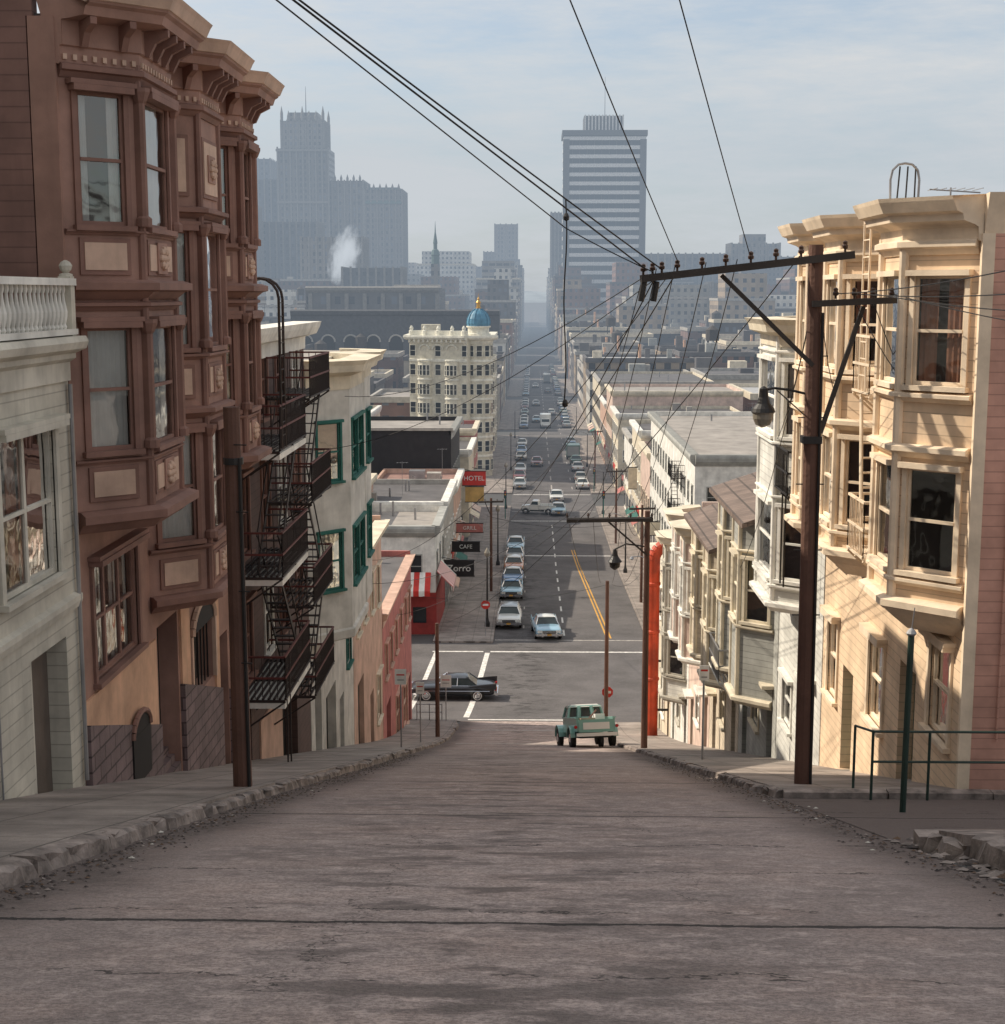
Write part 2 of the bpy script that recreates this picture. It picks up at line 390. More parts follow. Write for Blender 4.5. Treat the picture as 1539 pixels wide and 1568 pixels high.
def roadmat(name,col,joints=True):
    m=bpy.data.materials.new(name); nt,N,L=nodes_of(m); b=N['Principled BSDF']; b.inputs['Roughness'].default_value=.92
    g=N.new('ShaderNodeNewGeometry'); P=g.outputs['Position']; s=N.new('ShaderNodeSeparateXYZ'); L.new(P,s.inputs[0])
    big=noise(N,L,P,.35,3,.6); fine=noise(N,L,P,30,3,.8); mid=noise(N,L,P,5,4,.75)
    st=noise(N,L,mapped(N,L,P,(1.0,1.9,1.9)),.9,4,.65)
    c=mixc(N,L,ramp(N,L,big,.32,.68),tuple(x*.70 for x in col),tuple(x*1.15 for x in col))
    if joints:
        warm=noise(N,L,P,.8,4,.65); c=mixc(N,L,mathn(N,L,'MULTIPLY',ramp(N,L,warm,.45,.7),.35),c,(col[0]*1.05,col[1]*.88,col[2]*.76))
        c=mixc(N,L,mathn(N,L,'MULTIPLY',ramp(N,L,warm,.46,.36),.45),c,tuple(x*.5 for x in col))
    c=mixc(N,L,mathn(N,L,'MULTIPLY',ramp(N,L,fine,.46,.56),.6 if joints else .3),c,tuple(x*.34 for x in col))
    c=mixc(N,L,mathn(N,L,'MULTIPLY',ramp(N,L,mid,.53,.66),.45 if joints else .2),c,tuple(x*1.6 for x in col))
    c=mixc(N,L,mathn(N,L,'MULTIPLY',ramp(N,L,mid,.46,.34),.5 if joints else .2),c,tuple(x*.4 for x in col))
    if joints:
        ti=noise(N,L,mapped(N,L,P,(1.6,4.6,4.6)),1.7,4,.72)
        c=mixc(N,L,mathn(N,L,'MULTIPLY',ramp(N,L,ti,.56,.66),.5),c,tuple(x*.34 for x in col))
    cx=mathn(N,L,'ABSOLUTE',mathn(N,L,'ADD',s.outputs[0],.5)); inm=ramp(N,L,cx,2.8,.2)
    c=mixc(N,L,mathn(N,L,'MULTIPLY',mathn(N,L,'MULTIPLY',ramp(N,L,st,.50,.60),inm),.72),c,tuple(x*.2 for x in col))
    h=mathn(N,L,'ADD',mathn(N,L,'MULTIPLY',fine,.9),mathn(N,L,'MULTIPLY',mid,.8))
    if joints:
        ax=mathn(N,L,'ABSOLUTE',mathn(N,L,'ADD',s.outputs[0],.1)); gd=mathn(N,L,'ADD',ax,mathn(N,L,'MULTIPLY_ADD',mid,1.3,-.65))
        gd=mathn(N,L,'ADD',gd,mathn(N,L,'MULTIPLY_ADD',big,1.6,-.8))
        c=mixc(N,L,mathn(N,L,'MULTIPLY',ramp(N,L,gd,2.9,3.6),.9),c,(.05,.036,.030))
        c=mixc(N,L,mathn(N,L,'MULTIPLY',ramp(N,L,gd,1.6,3.4),.35),c,tuple(x*.5 for x in col))
        yy=mathn(N,L,'MULTIPLY_ADD',s.outputs[0],.012,s.outputs[1])
        w=noise(N,L,P,1.1,5,.75)
        yy=mathn(N,L,'ADD',yy,mathn(N,L,'MULTIPLY_ADD',w,.24,-.12))
        d=mathn(N,L,'ABSOLUTE',mathn(N,L,'SUBTRACT',mathn(N,L,'FRACT',mathn(N,L,'MULTIPLY_ADD',yy,1/8.9,.5)),.5))
        k=mathn(N,L,'LESS_THAN',mathn(N,L,'MULTIPLY',d,8.9),mathn(N,L,'MULTIPLY_ADD',mid,.13,-.02))
        soft=ramp(N,L,mathn(N,L,'MULTIPLY',d,8.9),.3,.03)
        c=mixc(N,L,mathn(N,L,'MULTIPLY',soft,.35),c,tuple(x*.4 for x in col))
        c=mixc(N,L,mathn(N,L,'MULTIPLY',k,.88),c,(.012,.01,.01))
        h=mathn(N,L,'SUBTRACT',h,mathn(N,L,'MULTIPLY',k,1.5))
        y3=mathn(N,L,'ADD',s.outputs[1],mathn(N,L,'MULTIPLY_ADD',w,1.3,1.4))
        d3=mathn(N,L,'MULTIPLY',mathn(N,L,'ABSOLUTE',mathn(N,L,'SUBTRACT',mathn(N,L,'FRACT',mathn(N,L,'MULTIPLY_ADD',y3,1/2.3,.5)),.5)),2.3)
        k2=mathn(N,L,'MULTIPLY',mathn(N,L,'LESS_THAN',d3,.022),ramp(N,L,st,.49,.52))
        c=mixc(N,L,mathn(N,L,'MULTIPLY',k2,.75),c,(.015,.013,.012))
        x3=mathn(N,L,'ADD',s.outputs[0],mathn(N,L,'MULTIPLY_ADD',w,1.8,.3))
        d4=mathn(N,L,'MULTIPLY',mathn(N,L,'ABSOLUTE',mathn(N,L,'SUBTRACT',mathn(N,L,'FRACT',mathn(N,L,'MULTIPLY_ADD',x3,1/2.4,.5)),.5)),2.4)
        k3=mathn(N,L,'MULTIPLY',mathn(N,L,'LESS_THAN',d4,.013),ramp(N,L,big,.48,.52))
        c=mixc(N,L,mathn(N,L,'MULTIPLY',k3,.7),c,(.015,.013,.012))
    L.new(c,b.inputs['Base Color'])
    bp=N.new('ShaderNodeBump'); bp.inputs['Strength'].default_value=.9; bp.inputs['Distance'].default_value=.03; L.new(h,bp.inputs['Height']); L.new(bp.outputs[0],b.inputs['Normal'])
    return m
ROADC=roadmat('worn_concrete_road',(.50,.405,.37))
ASPH=roadmat('asphalt',(.135,.125,.125),False)
GROUND=mat('city_ground',(.10,.097,.095),scale=.05,streak=0,bump=0)
SIDE=mat('sidewalk_concrete',(.31,.265,.235),scale=.8,bump=.6,bscale=30,streak=.0,var=.3,grid=1.3)
CURB=mat('old_stone_curb',(.27,.225,.20),scale=3,bump=.8,bscale=14,streak=0,var=.45)
DIRT=mat('gutter_dirt',(.06,.045,.04),scale=5,bump=.8,bscale=22,streak=0,var=.4)
PAINT=mat('road_paint_white',(.72,.70,.66),scale=4,var=.25,streak=0,bump=0)
PAINTF=mat('road_paint_faded',(.40,.37,.34),scale=4,var=.3,streak=0,bump=0)
PAINTY=mat('road_paint_yellow',(.62,.33,.06),scale=4,var=.2,streak=0,bump=0)

strip('ground',-7000,7000,-60,12000,-.05,GROUND,2)
strip('road',-4.0,3.8,-40,80,0,ROADC,4)
strip('cross_street',-400,400,80,104,0.004,ASPH,8)
strip('far_road',-2.8,8.5,104,2400,0.004,ASPH,2)
sw=Obj('sidewalk')
strip('w',-6.8,-4.16,-40,79.5,.15,SIDE,2,'pavement',sw,thick=.3); sw.finish(single=True)
sw=Obj('sidewalk')
strip('w',3.96,7.0,21.9,79.0,.13,SIDE,2,'pavement',sw,thick=.3)
strip('w',4.3,30,-30,14.2,.13,SIDE,2,'pavement',sw,thick=.3); sw.finish(single=True)
strip('alley_pavement',3.8,40,14.2,21.7,.006,ROADC,4)
for (a,b) in ((104,193),(207,296),(310,400),(414,500),(515,600)):
    sw=Obj('sidewalk'); strip('w',-7.2,-2.8,a,b,.14,SIDE,1,'pavement',sw,thick=.3); sw.finish(single=True)
    sw=Obj('sidewalk'); strip('w',8.5,12.2,a,b,.14,SIDE,1,'pavement',sw,thick=.3); sw.finish(single=True)
def rough_curb(x,ya,yb,w,h,dx=0.,jit=.03,gap=0.0,seg=.16):
    o=Obj('kerb'); y=ya
    while y<yb:
        Ls=1.3+R.random()*1.2; y2=min(yb,y+Ls)
        n=max(2,int((y2-y-.03)/seg)); hh=h*(1-.35*R.random()*gap); ox=R.uniform(-1,1)*jit*.8
        vs=[];fs=[]
        for i in range(n+1):
            yy=y+(y2-y-.02)*i/n; z=prof(yy)
            e=[R.uniform(-jit,jit) for _ in range(6)]
            chip=(R.random()<.3*gap)*R.uniform(.02,.09)
            vs+=[(x-w/2+ox,yy,z-.1),(x-w/2+ox+e[0]*.4,yy,z+hh+e[1]*.25),(x+w*.2+ox,yy,z+hh+e[2]*.3-chip*.4),(x+w/2+ox+e[3]*.6-(.03+chip),yy,z+hh-.035-chip+e[4]*.4),(x+w/2+ox+e[5]*.5,yy,z-.1)]
        for i in range(n):
            for k in range(4):
                a=i*5+k; fs.append((a,a+1,a+6,a+5))
        fs.append((0,1,2,3,4)); fs.append(tuple(n*5+k for k in range(5)))
        o.add('stones',vs,fs,CURB); y=y2
    return o.finish(single=True)
rough_curb(-4.08,-12,78,.24,.17,gap=1,jit=.045)
def mirror_curb(x,ya,yb,w,h,jit=.03,gap=1):
    o=rough_curb(0,ya,yb,w,h,jit=jit,gap=gap); 
    for v in o.data.vertices: v.co.x=x-v.co.x
    o.data.flip_normals(); return o
mirror_curb(3.88,21.9,78,.24,.16,.04)
mirror_curb(4.15,-12,14.2,.34,.24,jit=.06)
for y0,z in ((21.8,.14),(14.25,.14)):
    o=Obj('alley_kerb'); 
    x=3.9
    while x<34:
        x2=x+1.6; box(o,'stones',x,x2-.02,y0-.1+R.uniform(-.02,.02),y0+.1,prof(y0)-.15,prof(y0)+z+R.uniform(-.015,.01),CURB); x=x2
    o.finish(single=True)
def litter(name,spec,m_list,smin,smax,n):
    o=Obj(name)
    for _ in range(n):
        x,y=spec(); z=prof(y); s=R.uniform(smin,smax); a=R.random()*6.3
        vs=[]
        for k in range(4):
            t=a+k*math.pi/2+R.uniform(-.3,.3); vs.append((x+math.cos(t)*s,y+math.sin(t)*s,z+.004+R.random()*s*.15-.29*math.sin(t)*s))
        top=(x,y,z+.008+s*R.uniform(.15,.6)); vs.append(top)
        o.add('bits',vs,[(0,1,4),(1,2,4),(2,3,4),(3,0,4)],R.choice(m_list))
    o.finish(single=True)
LEAF=mat('dead_leaves',(.12,.07,.04),streak=0,bump=0); PAPER=mat('paper_scrap',(.6,.57,.5),streak=0,bump=0)
litter('gutter_litter',lambda:(-3.93+abs(R.gauss(0,.22)),R.uniform(5,45)),[LEAF,DIRT,DIRT,CURB,DIRT],.008,.03,2000)
litter('gutter_litter',lambda:(3.78-abs(R.gauss(0,.22)),R.uniform(6,40)),[LEAF,DIRT,DIRT,CURB,DIRT],.008,.03,1300)
litter('paper_litter',lambda:(R.choice([-3.8,3.6,4.2])+R.uniform(-.3,.3),R.uniform(11,30)),[PAPER],.02,.05,24)
litter('kerb_rubble',lambda:(3.9+R.uniform(-.2,.4),R.uniform(11.5,15.0)),[CURB,CURB,DIRT,LEAF],.03,.09,80)

# ---------------------------------------------------------------- road markings
mk=Obj('road_marking')
def mline(xa,ya,xb,yb,w,m,dz=.012):
    strip('m',lambda y:xa+(xb-xa)*(y-ya)/(yb-ya)-w/2,lambda y:xa+(xb-xa)*(y-ya)/(yb-ya)+w/2,ya,yb,dz,m,1,'paint',mk)
def cline(x0,x1,y,w,m,dz=.012): strip('m',x0,x1,y-w/2,y+w/2,dz,m,6,'paint',mk)
cline(-3.6,2.2,80.6,.4,PAINT); cline(-3.4,3.2,63.5,.6,PAINTF,.006); cline(-3.2,3.6,75.5,.4,PAINTF,.006)
cline(-3.0,2.5,51,.4,PAINTF,.006); cline(-7,-3.4,101,.3,PAINT)
cline(-2.9,8.4,101,.32,PAINT); cline(-2.7,8.4,105.2,.3,PAINTF)
mline(-3.75,81.5,-3.1,100.6,.34,PAINT); mline(-7.3,82,-6.7,101,.3,PAINT)
mline(6.6,82,7.6,93,.34,PAINT); mline(8.6,88,10.5,101,.3,PAINT)
for dx in (0,.28): mline(5.6+dx,106,4.3+dx,156,.13,PAINTY)
y=107
while y<176: mline(2.45,y,2.45,y+2.4,.14,PAINT); y+=5.5
y=110
while y<150: mline(-.6,y,-.6,y+1.2,.1,PAINTF); y+=9
cline(-2.6,8.3,152,.45,PAINT); cline(-2.6,8.3,179,.4,PAINT); cline(-2.6,8.3,206,.4,PAINT); cline(-2.6,8.3,188,.3,PAINTF)
y=212
while y<560: mline(2.9,y,2.9,y+5,.2,PAINTF); y+=11
y=212
while y<560: mline(5.9,y,5.9,y+3,.15,PAINTF); y+=11
for c in (296,311,400,414,500,515): cline(-2.6,8.3,c,.6,PAINTF)
mk.finish(single=True)

# ================================================================ LEFT ROW
LX=-6.8; RX=6.8
o=Obj('balustraded_house',(LX,18,prof(18)))
body(o,1,LX,12.5,21.35,-.72,GREYP,depth=9)
F=frame((LX,12.5),(LX,21.35),1)
def yy(y): return y-12.5
ops=[(yy(18.35),yy(20.55),-3.95,-1.85),(yy(14.8),yy(17.0),-3.95,-1.85),(yy(19.2),yy(20.75),-7.3,-4.95),(yy(15.2),yy(17.4),-6.6,-4.6)]
wall(o,'walls',F,0,8.85,prof(12.5)-4.5,-.7,ops,GREY,.38)
window(o,F,*ops[0],GREYP,rev=.1,cas=.14,kind='rust',mull=1,head=.2); window(o,F,*ops[1],GREYP,rev=.1,cas=.14,kind='rust',mull=1,head=.2)
fbox(o,'door',F,ops[2][0],ops[2][1],-.37,-.3,-7.4,-4.95,mat('old_door_wood',(.14,.11,.09)))
fbox(o,'door_trim',F,ops[2][0]+.7,ops[2][0]+.78,-.3,-.26,-7.3,-4.95,GREYP)
fbox(o,'door',F,ops[3][0],ops[3][1],-.37,-.3,-6.8,-4.6,MC['old_door_wood'])
sweep(o,'cornice',[(LX,12.5),(LX,21.33)],1,[(0,-1.25),(.05,-1.25),(.05,-.98),(.14,-.92),(.14,-.85),(.3,-.78),(.34,-.68),(.3,-.6),(-.3,-.6)],GREYP)
sweep(o,'belt',[(LX,12.5),(LX,21.33)],1,[(0,-4.6),(.06,-4.6),(.09,-4.5),(.09,-4.42),(0,-4.38)],GREYP)
box(o,'setback_floor',LX-9,LX-4.2,12.5,21.3,-.7,9.8,GREY); box(o,'setback_roof',LX-9.2,LX-4.0,12.4,21.35,9.81,10,ROOF)  # tall upper block, out of view, added to shade the foreground road
fbox(o,'balustrade',F,0,8.8,-.02,.2,-.58,-.5,WHITE); fbox(o,'balustrade',F,0,8.8,-.02,.2,.12,.22,WHITE)
BAL=[(.03,0),(.045,.03),(.03,.07),(.055,.18),(.06,.25),(.03,.4),(.022,.5),(.04,.56),(.035,.62)]
u=.1
while u<8.7:
    p=fpt(F,u,.09,-.5); lathe(o,'balustrade',p,BAL,WHITE,8); u+=.175
for u in (8.68,5.2,1.8):
    fbox(o,'balustrade',F,u-.09,u+.09,0,.18,-.6,.25,GREYP); lathe(o,'balustrade',fpt(F,u,.09,.25),[(.1,0),(.1,.03),(.04,.05),(.08,.09),(.1,.15),(.07,.2),(.02,.23)],GREYP,10)
rod(o,'downpipe',(LX+.06,21.25,-7.3),(LX+.06,21.25,-1.3),.035,METAL,8); rod(o,'conduit',(LX+.03,17.9,-6.8),(LX+.03,17.9,-4.7),.015,METAL,6)
o.finish()
o=Obj('added_shade_house',(LX,0,2)); box(o,'walls',LX-14,LX,-24,12.3,-8,11,GREYP); box(o,'roof',LX-13.8,LX-.2,-23.8,12.2,11,11.05,ROOF)  # unseen tall house, added to keep the near street in shade
F=frame((LX,-24),(LX,12.3),1)
for f in range(3):
    for i in range(12):
        uc=1.5+i*3; 
        if 3.2+f*2.6>prof(uc-24)+2: 
            fbox(o,'windows',F,uc-.5,uc+.5,-.02,.02,1.6+f*3,3.4+f*3,DG); fbox(o,'window_trim',F,uc-.6,uc+.6,-.02,.08,1.5+f*3,1.59+f*3,WHITE); fbox(o,'window_trim',F,uc-.6,uc+.6,-.02,.1,3.41+f*3,3.52+f*3,WHITE)
sweep(o,'cornice',[(LX,-24),(LX,12.3)],1,[(-.1,10.4),(.1,10.4),(.5,10.8),(.5,11.1),(-.2,11.1)],WHITE); o.finish()

# L2 brown italianate
o=Obj('brown_italianate_house',(LX,27,prof(27)))
y0,y1=21.4,32.2; zt=4.3
box(o,'walls',LX-12,LX-.4,y0,y1,prof(y1)-2,3.9,BROWN); box(o,'roof',LX-11.8,LX-.1,y0+.1,y1-.1,3.9,3.95,ROOF)
box(o,'parapet',LX-12,LX-.31,y0+.005,y0+.25,3.901,5.6,BROWN); box(o,'added_shade_storey',LX-12,LX-4.6,y0+.3,30.5,3.96,9.0,BROWN)  # upper rear box is unseen, added to block sun from the road
F=frame((LX,y0),(LX,y1),1); L=F[3]
def uy(y): return y-y0
gz=lambda y: prof(y)
ops=[(uy(22.1),uy(24.6),-6.0,-4.15),(uy(25.8),uy(27.3),gz(27)+.0,-6.0),(uy(28.3),uy(30.3),gz(29.6)+1.95,-6.75),(uy(30.9),uy(31.8),gz(31.5)-.3,-7.4)]
wall(o,'walls',F,0,L,prof(y1)-1.5,3.9,ops,BROWNP,.38)
window(o,F,*ops[0],BRTRIM,rev=.12,cas=.12,kind='sides',mull=2,head=.25)
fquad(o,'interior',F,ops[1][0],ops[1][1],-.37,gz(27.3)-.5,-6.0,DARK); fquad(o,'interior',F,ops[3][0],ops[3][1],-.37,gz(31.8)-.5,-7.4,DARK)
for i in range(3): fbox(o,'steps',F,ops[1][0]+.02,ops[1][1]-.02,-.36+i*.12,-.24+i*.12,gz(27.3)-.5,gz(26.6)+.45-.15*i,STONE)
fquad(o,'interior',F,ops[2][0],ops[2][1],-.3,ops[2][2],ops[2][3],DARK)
for i in range(7): fbox(o,'window_grille',F,ops[2][0]+.12+i*.29,ops[2][0]+.15+i*.29,-.1,-.07,ops[2][2],ops[2][3],IRON)
um=(ops[2][0]+ops[2][1])/2; hw=(ops[2][1]-ops[2][0])/2
pts=[fpt(F,um+hw*math.cos(t),.06,ops[2][3]+.55*math.sin(t)) for t in [math.pi*i/12 for i in range(13)]]
o.add('arch_window',pts,[tuple(range(13))],DARK); tube(o,'arch_surround',pts,.07,TAN)
fbox(o,'arch_surround',F,ops[2][0]-.12,ops[2][0],.0,.08,ops[2][2],ops[2][3],TAN); fbox(o,'arch_surround',F,ops[2][1],ops[2][1]+.12,.0,.08,ops[2][2],ops[2][3],TAN)
for (a,b) in ((y0+.02,25.6),):
    fbox(o,'stucco',F,uy(a),uy(b),0,.04,gz(b)+.6,-6.15,STUC)
fbox(o,'stucco',F,uy(27.45),uy(28.15),0,.045,gz(29)+1.5,-5.8,STUC); fbox(o,'stucco',F,uy(30.45),uy(30.8),0,.045,gz(30)+1.5,-5.8,STUC)
def slopebase(a,b,h,n,m,part='stone_base'):
    k=int(b-a)+1; 
    for i in range(k):
        ya=a+(b-a)*i/k; yb=a+(b-a)*(i+1)/k
        vs=[fpt(F,uy(t),nn,z) for t in (ya,yb) for nn,z in ((0,gz(t)-.3),(n,gz(t)-.3),(n,gz(t)+h),(0,gz(t)+h))]
        o.add(part,vs,[(0,1,2,3),(4,5,6,7),(1,2,6,5),(2,3,7,6)],m)
slopebase(y0,25.6,1.1,.10,STONE); slopebase(27.4,30.8,1.9,.10,STONE); slopebase(31.85,32.2,1.9,.10,STONE)
a,b=23.6,24.7
fbox(o,'cellar_window',F,uy(a),uy(b),.10,.13,gz(b)+.3,gz(b)+1.15,DARK)
pts=[fpt(F,uy((a+b)/2)+(b-a)/2*math.cos(t),.125,gz(b)+1.15+.35*math.sin(t)) for t in [math.pi*i/10 for i in range(11)]]
o.add('cellar_window',pts,[tuple(range(11))],DARK); tube(o,'cellar_window',pts,.05,BRTRIM)
P=[]
KB=('sides','curtain','curtain','sides','blind','curtain')
for bi,(ba,bb) in enumerate(((21.5,25.1),(25.45,28.75),(29.05,32.1))):
    mid_=bi==1
    wins=[(1.0,2.9),(-2.34,-.5)] if not mid_ else [(-.95,1.1),(-4.4,-2.45)]
    pan=[(.28,.82),(-3.1,-2.58)] if not mid_ else [(1.7,2.75),(-1.85,-1.25),(-5.25,-4.7)]
    zb_=-3.5 if not mid_ else -5.6
    ml=((3.18,.2,.14),(.06,.3,.28),(-.18,.14,.12),(-3.4,.34,.28),(-2.5,.08,.08),(.9,.08,.08)) if not mid_ else ((3.18,.2,.14),(1.42,.2,.18),(-1.1,.12,.12),(-2.1,.22,.2),(-4.55,.1,.1),(-5.5,.3,.24))
    bay(o,1,LX,ba,bb,.9,.85,zb_,3.35,wins,BROWNP,BRTRIM,panel=pan,panm=TAN,kinds=KB,mold=ml,mar=.25,head=.2)
    pts=bpts(1,LX,ba,bb,.9,.85)
    for p in offs(pts,1,.05)[1:3]:
        for (z0,z1) in [(w[0],w[1]+.12) for w in wins]:
            lathe(o,'colonnettes',(p.x,p.y,z0),[(.12,0),(.12,.12),(.07,.16),(.07,z1-z0-.22),(.1,z1-z0-.18),(.15,z1-z0-.06),(.15,z1-z0)],BRTRIM,8)
    Fc=frame(pts[1],pts[2],1)
    for zc in [(q[0]+q[1])/2 for q in pan]:
        fbox(o,'ornament',Fc,Fc[3]/2-.28,Fc[3]/2+.28,.05,.075,zc-.24,zc+.24,BROWNP)
        for k in range(9):
            t=k*math.pi*2/8; c=fpt(Fc,Fc[3]/2+(.15*math.cos(t) if k<8 else 0),.08,zc+(.13*math.sin(t) if k<8 else 0)); lathe(o,'ornament',(c[0],c[1],c[2]-.06),[(.02,0),(.065,.03),(.07,.06),(.05,.11),(.01,.12)],TAN,6)
    P.append(pts)
path=[(LX,y0+.02)]+P[0]+P[1]+P[2]+[(LX,y1-.02)]
sweep(o,'cornice',path,1,[(-.02,3.25),(.05,3.25),(.06,3.5),(.1,3.52),(.1,3.86),(.46,3.9),(.5,4.02),(.56,4.06),(.62,4.22),(.66,4.3),(.2,4.36),(-.3,4.36)],BROWNP)
sweep(o,'cornice_crown',path,1,[(.5,4.07),(.60,4.1),(.66,4.24),(.70,4.31),(.3,4.375),(-.2,4.375)],TAN)
brackets(o,offs(path,1,.1),1,3.89,3.5,.36,BRTRIM,step=.42,w=.1); dentils(o,path,1,3.32,TAN,.15,.06,.07)
o.finish()

# L3 flats with iron fire escape
o=Obj('apartment_building',(LX,38,prof(38)))
y0,y1=32.3,43.6
box(o,'walls',LX-12,LX-.4,y0,y1,prof(y1)-2,-1.0,CONC); box(o,'roof',LX-12,LX-.2,y0+.1,y1-.1,-1.0,-.96,ROOF)
F=frame((LX,y0),(LX,y1),1); L=F[3]; ops=[]
for zf in (-3.4,-6.4,-9.4):
    for u in (1.2,4.0,6.4,9.0): ops.append((u,u+1.1,zf+.3,zf+2.2))
ops2=[(1.0,2.0,prof(33.5)-.2,prof(33.5)+2.1),(6.2,8.8,prof(40)-.3,prof(39)+2.0)]
DBR=mat('dark_brown_siding',(.11,.065,.055),siding=.2,streak=.3)
wall(o,'walls',F,0,L,prof(y1)-1.5,-1.0,ops+ops2,DBR,.38)
for i,q in enumerate(ops): window(o,F,*q,WHITE if i%3==0 else BRTRIM,rev=.1,kind='auto')
for q in ops2: fquad(o,'interior',F,q[0],q[1],-.35,q[2]-.4,q[3],DARK)
fbox(o,'stucco',F,3.0,6.1,0,.04,prof(38)-.6,-10.6,SALMON)
sweep(o,'cornice',[(LX,y0),(LX,y1)],1,[(-.02,-1.6),(.05,-1.6),(.06,-1.25),(.4,-1.15),(.5,-.95),(.55,-.8),(-.3,-.8)],WHITE)
o.finish()
def fire_escape(name,out,fx,y0,y1,levels,d,m,rail,zladder=None,slab=None,drop=True,hoop=True,barm=None):
    o=Obj(name,(fx,y0,levels[-1])); barm=barm or rail
    xa=fx+out*.05; xb=fx+out*d
    for k,z in enumerate(levels):
        for i in range(9):
            x=xa+(xb-xa)*i/8; beam(o,'platforms',(x,y0,z),(x,y1,z),.05,.04,m)
        for yv in (y0,(y0+y1)/2,y1):
            beam(o,'platforms',(xa,yv,z-.05),(xb,yv,z-.05),.06,.06,m); beam(o,'brackets',(xa,yv,z-.8),(xb,yv,z-.06),.04,.04,m)
        if slab: box(o,'platform_slabs',min(xa,xb),max(xa,xb),y0-.02,y1+.02,z-.22,z-.08,slab)
        for zz in (z+.5,z+1.0):
            beam(o,'railings',(xb,y0,zz),(xb,y1,zz),.045,.045,rail)
            for yv in (y0,y1): beam(o,'railings',(xa,yv,zz),(xb,yv,zz),.045,.045,rail)
        n=int((y1-y0)/.13)
        for i in range(n+1): 
            yv=y0+(y1-y0)*i/n; rod(o,'railings',(xb,yv,z),(xb,yv,z+1.0),.012,barm,4)
        for i in range(7):
            x=xa+(xb-xa)*i/6
            for yv in (y0,y1): rod(o,'railings',(x,yv,z),(x,yv,z+1.0),.012,barm,4)
        if k>0:
            zt_=levels[k-1]; ya,yb=(y0+.4,y1-.5) if k%2 else (y1-.4,y0+.5)
            xm=(xa+xb)/2+out*.12
            for dx in (-.24,.24):
                beam(o,'stairs',(xm+dx,ya,z),(xm+dx,yb,zt_),.03,.12,m)
                beam(o,'stairs',(xm+dx,ya,z+.85),(xm+dx,yb,zt_+.85),.03,.03,m)
            n=11
            for i in range(n):
                t=(i+.5)/n; yv=ya+(yb-ya)*t; zz=z+(zt_-z)*t; beam(o,'stairs',(xm-.24,yv,zz),(xm+.24,yv,zz),.18,.02,m,up=(0,0,1))
    if zladder is not None:
        for yv in (y0+.3,y0+.8):
            pts=[(xb,yv,levels[0]),(xb,yv,zladder)]
            if hoop:
                pts+=[(xb+out*(-.45+.45*math.cos(t)),yv,zladder+.45*math.sin(t)) for t in [math.pi*i/8 for i in range(1,9)]]
                pts.append((pts[-1][0],yv,zladder-.9))
            tube(o,'roof_ladder',pts,.035 if hoop else .02,m)
        z=levels[0]
        while z<zladder: rod(o,'roof_ladder',(xb,y0+.3,z),(xb,y0+.8,z),.015,m,4); z+=.3
    if drop:
        for dy in (.2,.65): rod(o,'drop_ladder',(xb,y0+dy,levels[-1]+.9),(xb,y0+dy,levels[-1]-2.2),.025,m,4)
    return o.finish()
fire_escape('fire_escape',1,LX,32.8,36.6,[-3.5,-6.4,-9.3],1.1,FEB,REDIRON,zladder=-.1,slab=WHITE,barm=FEB)
fire_escape('fire_escape',1,LX,37.1,40.7,[-2.6,-5.3,-8.0,-10.4],1.15,FEB,REDIRON,drop=False,barm=FEB)

# L4 pale building, green windows
o=Obj('stucco_flats',(LX,48,prof(48)))
y0,y1=43.7,54.3
PALE=mat('pale_grey_stucco',(.60,.575,.52),streak=.35)
box(o,'walls',LX-12,LX-.4,y0,y1,prof(y1)-2,-2.1,PALE); box(o,'roof',LX-12,LX-.2,y0+.1,y1-.1,-2.1,-2.06,ROOFP)
F=frame((LX,y0),(LX,y1),1); L=F[3]
ops=[(.8,2.2,prof(45)-.2,prof(45)+2.2),(3.2,5.6,prof(48.5)-.3,prof(48)+2.2),(6.6,7.7,prof(51)-.3,prof(51)+2.1),(8.6,9.8,-13.6,-12.2)]
wall(o,'walls',F,0,L,prof(y1)-1.5,-2.1,ops,PALE,.38)
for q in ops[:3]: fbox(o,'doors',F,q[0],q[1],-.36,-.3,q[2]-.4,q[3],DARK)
window(o,F,*ops[3],GRN,rev=.1)
pts=bay(o,1,LX,43.8,50.2,1.15,1.3,-10.6,-2.3,[(-5.7,-3.9),(-9.1,-7.3)],PALE,PALE,kinds=('blind','sides','none'),mar=.42,pil=False,sashm=GRN,head=.02,casm=GRN)
pts2=bay(o,1,LX,50.6,54.0,.9,.8,-10.9,-2.5,[(-5.9,-4.1),(-9.3,-7.5)],PALE,PALE,kinds=('blind','sides','none'),mar=.3,pil=False,sashm=GRN,head=.02,casm=GRN)
sweep(o,'cornice',[(LX,y0)]+pts+pts2+[(LX,y1)],1,[(-.02,-2.9),(.04,-2.9),(.05,-2.5),(.45,-2.35),(.5,-2.15),(.6,-2.0),(-.3,-1.98)],CREAM)
sweep(o,'mouldings',pts,1,[(0,-10.75),(.08,-10.7),(.08,-10.45),(0,-10.4)],PALE)
o.finish()
def antenna(o,x,y,z,h=2.0):
    rod(o,'tv_antenna',(x,y,z),(x,y,z+h),.02,METAL,4); rod(o,'tv_antenna',(x-.5,y,z+h-.1),(x+.5,y+.2,z+h-.1),.015,METAL,4)
    for k in range(4): rod(o,'tv_antenna',(x-.4+k*.26,y-.35,z+h-.1),(x-.4+k*.26,y+.35,z+h-.1),.01,METAL,4)
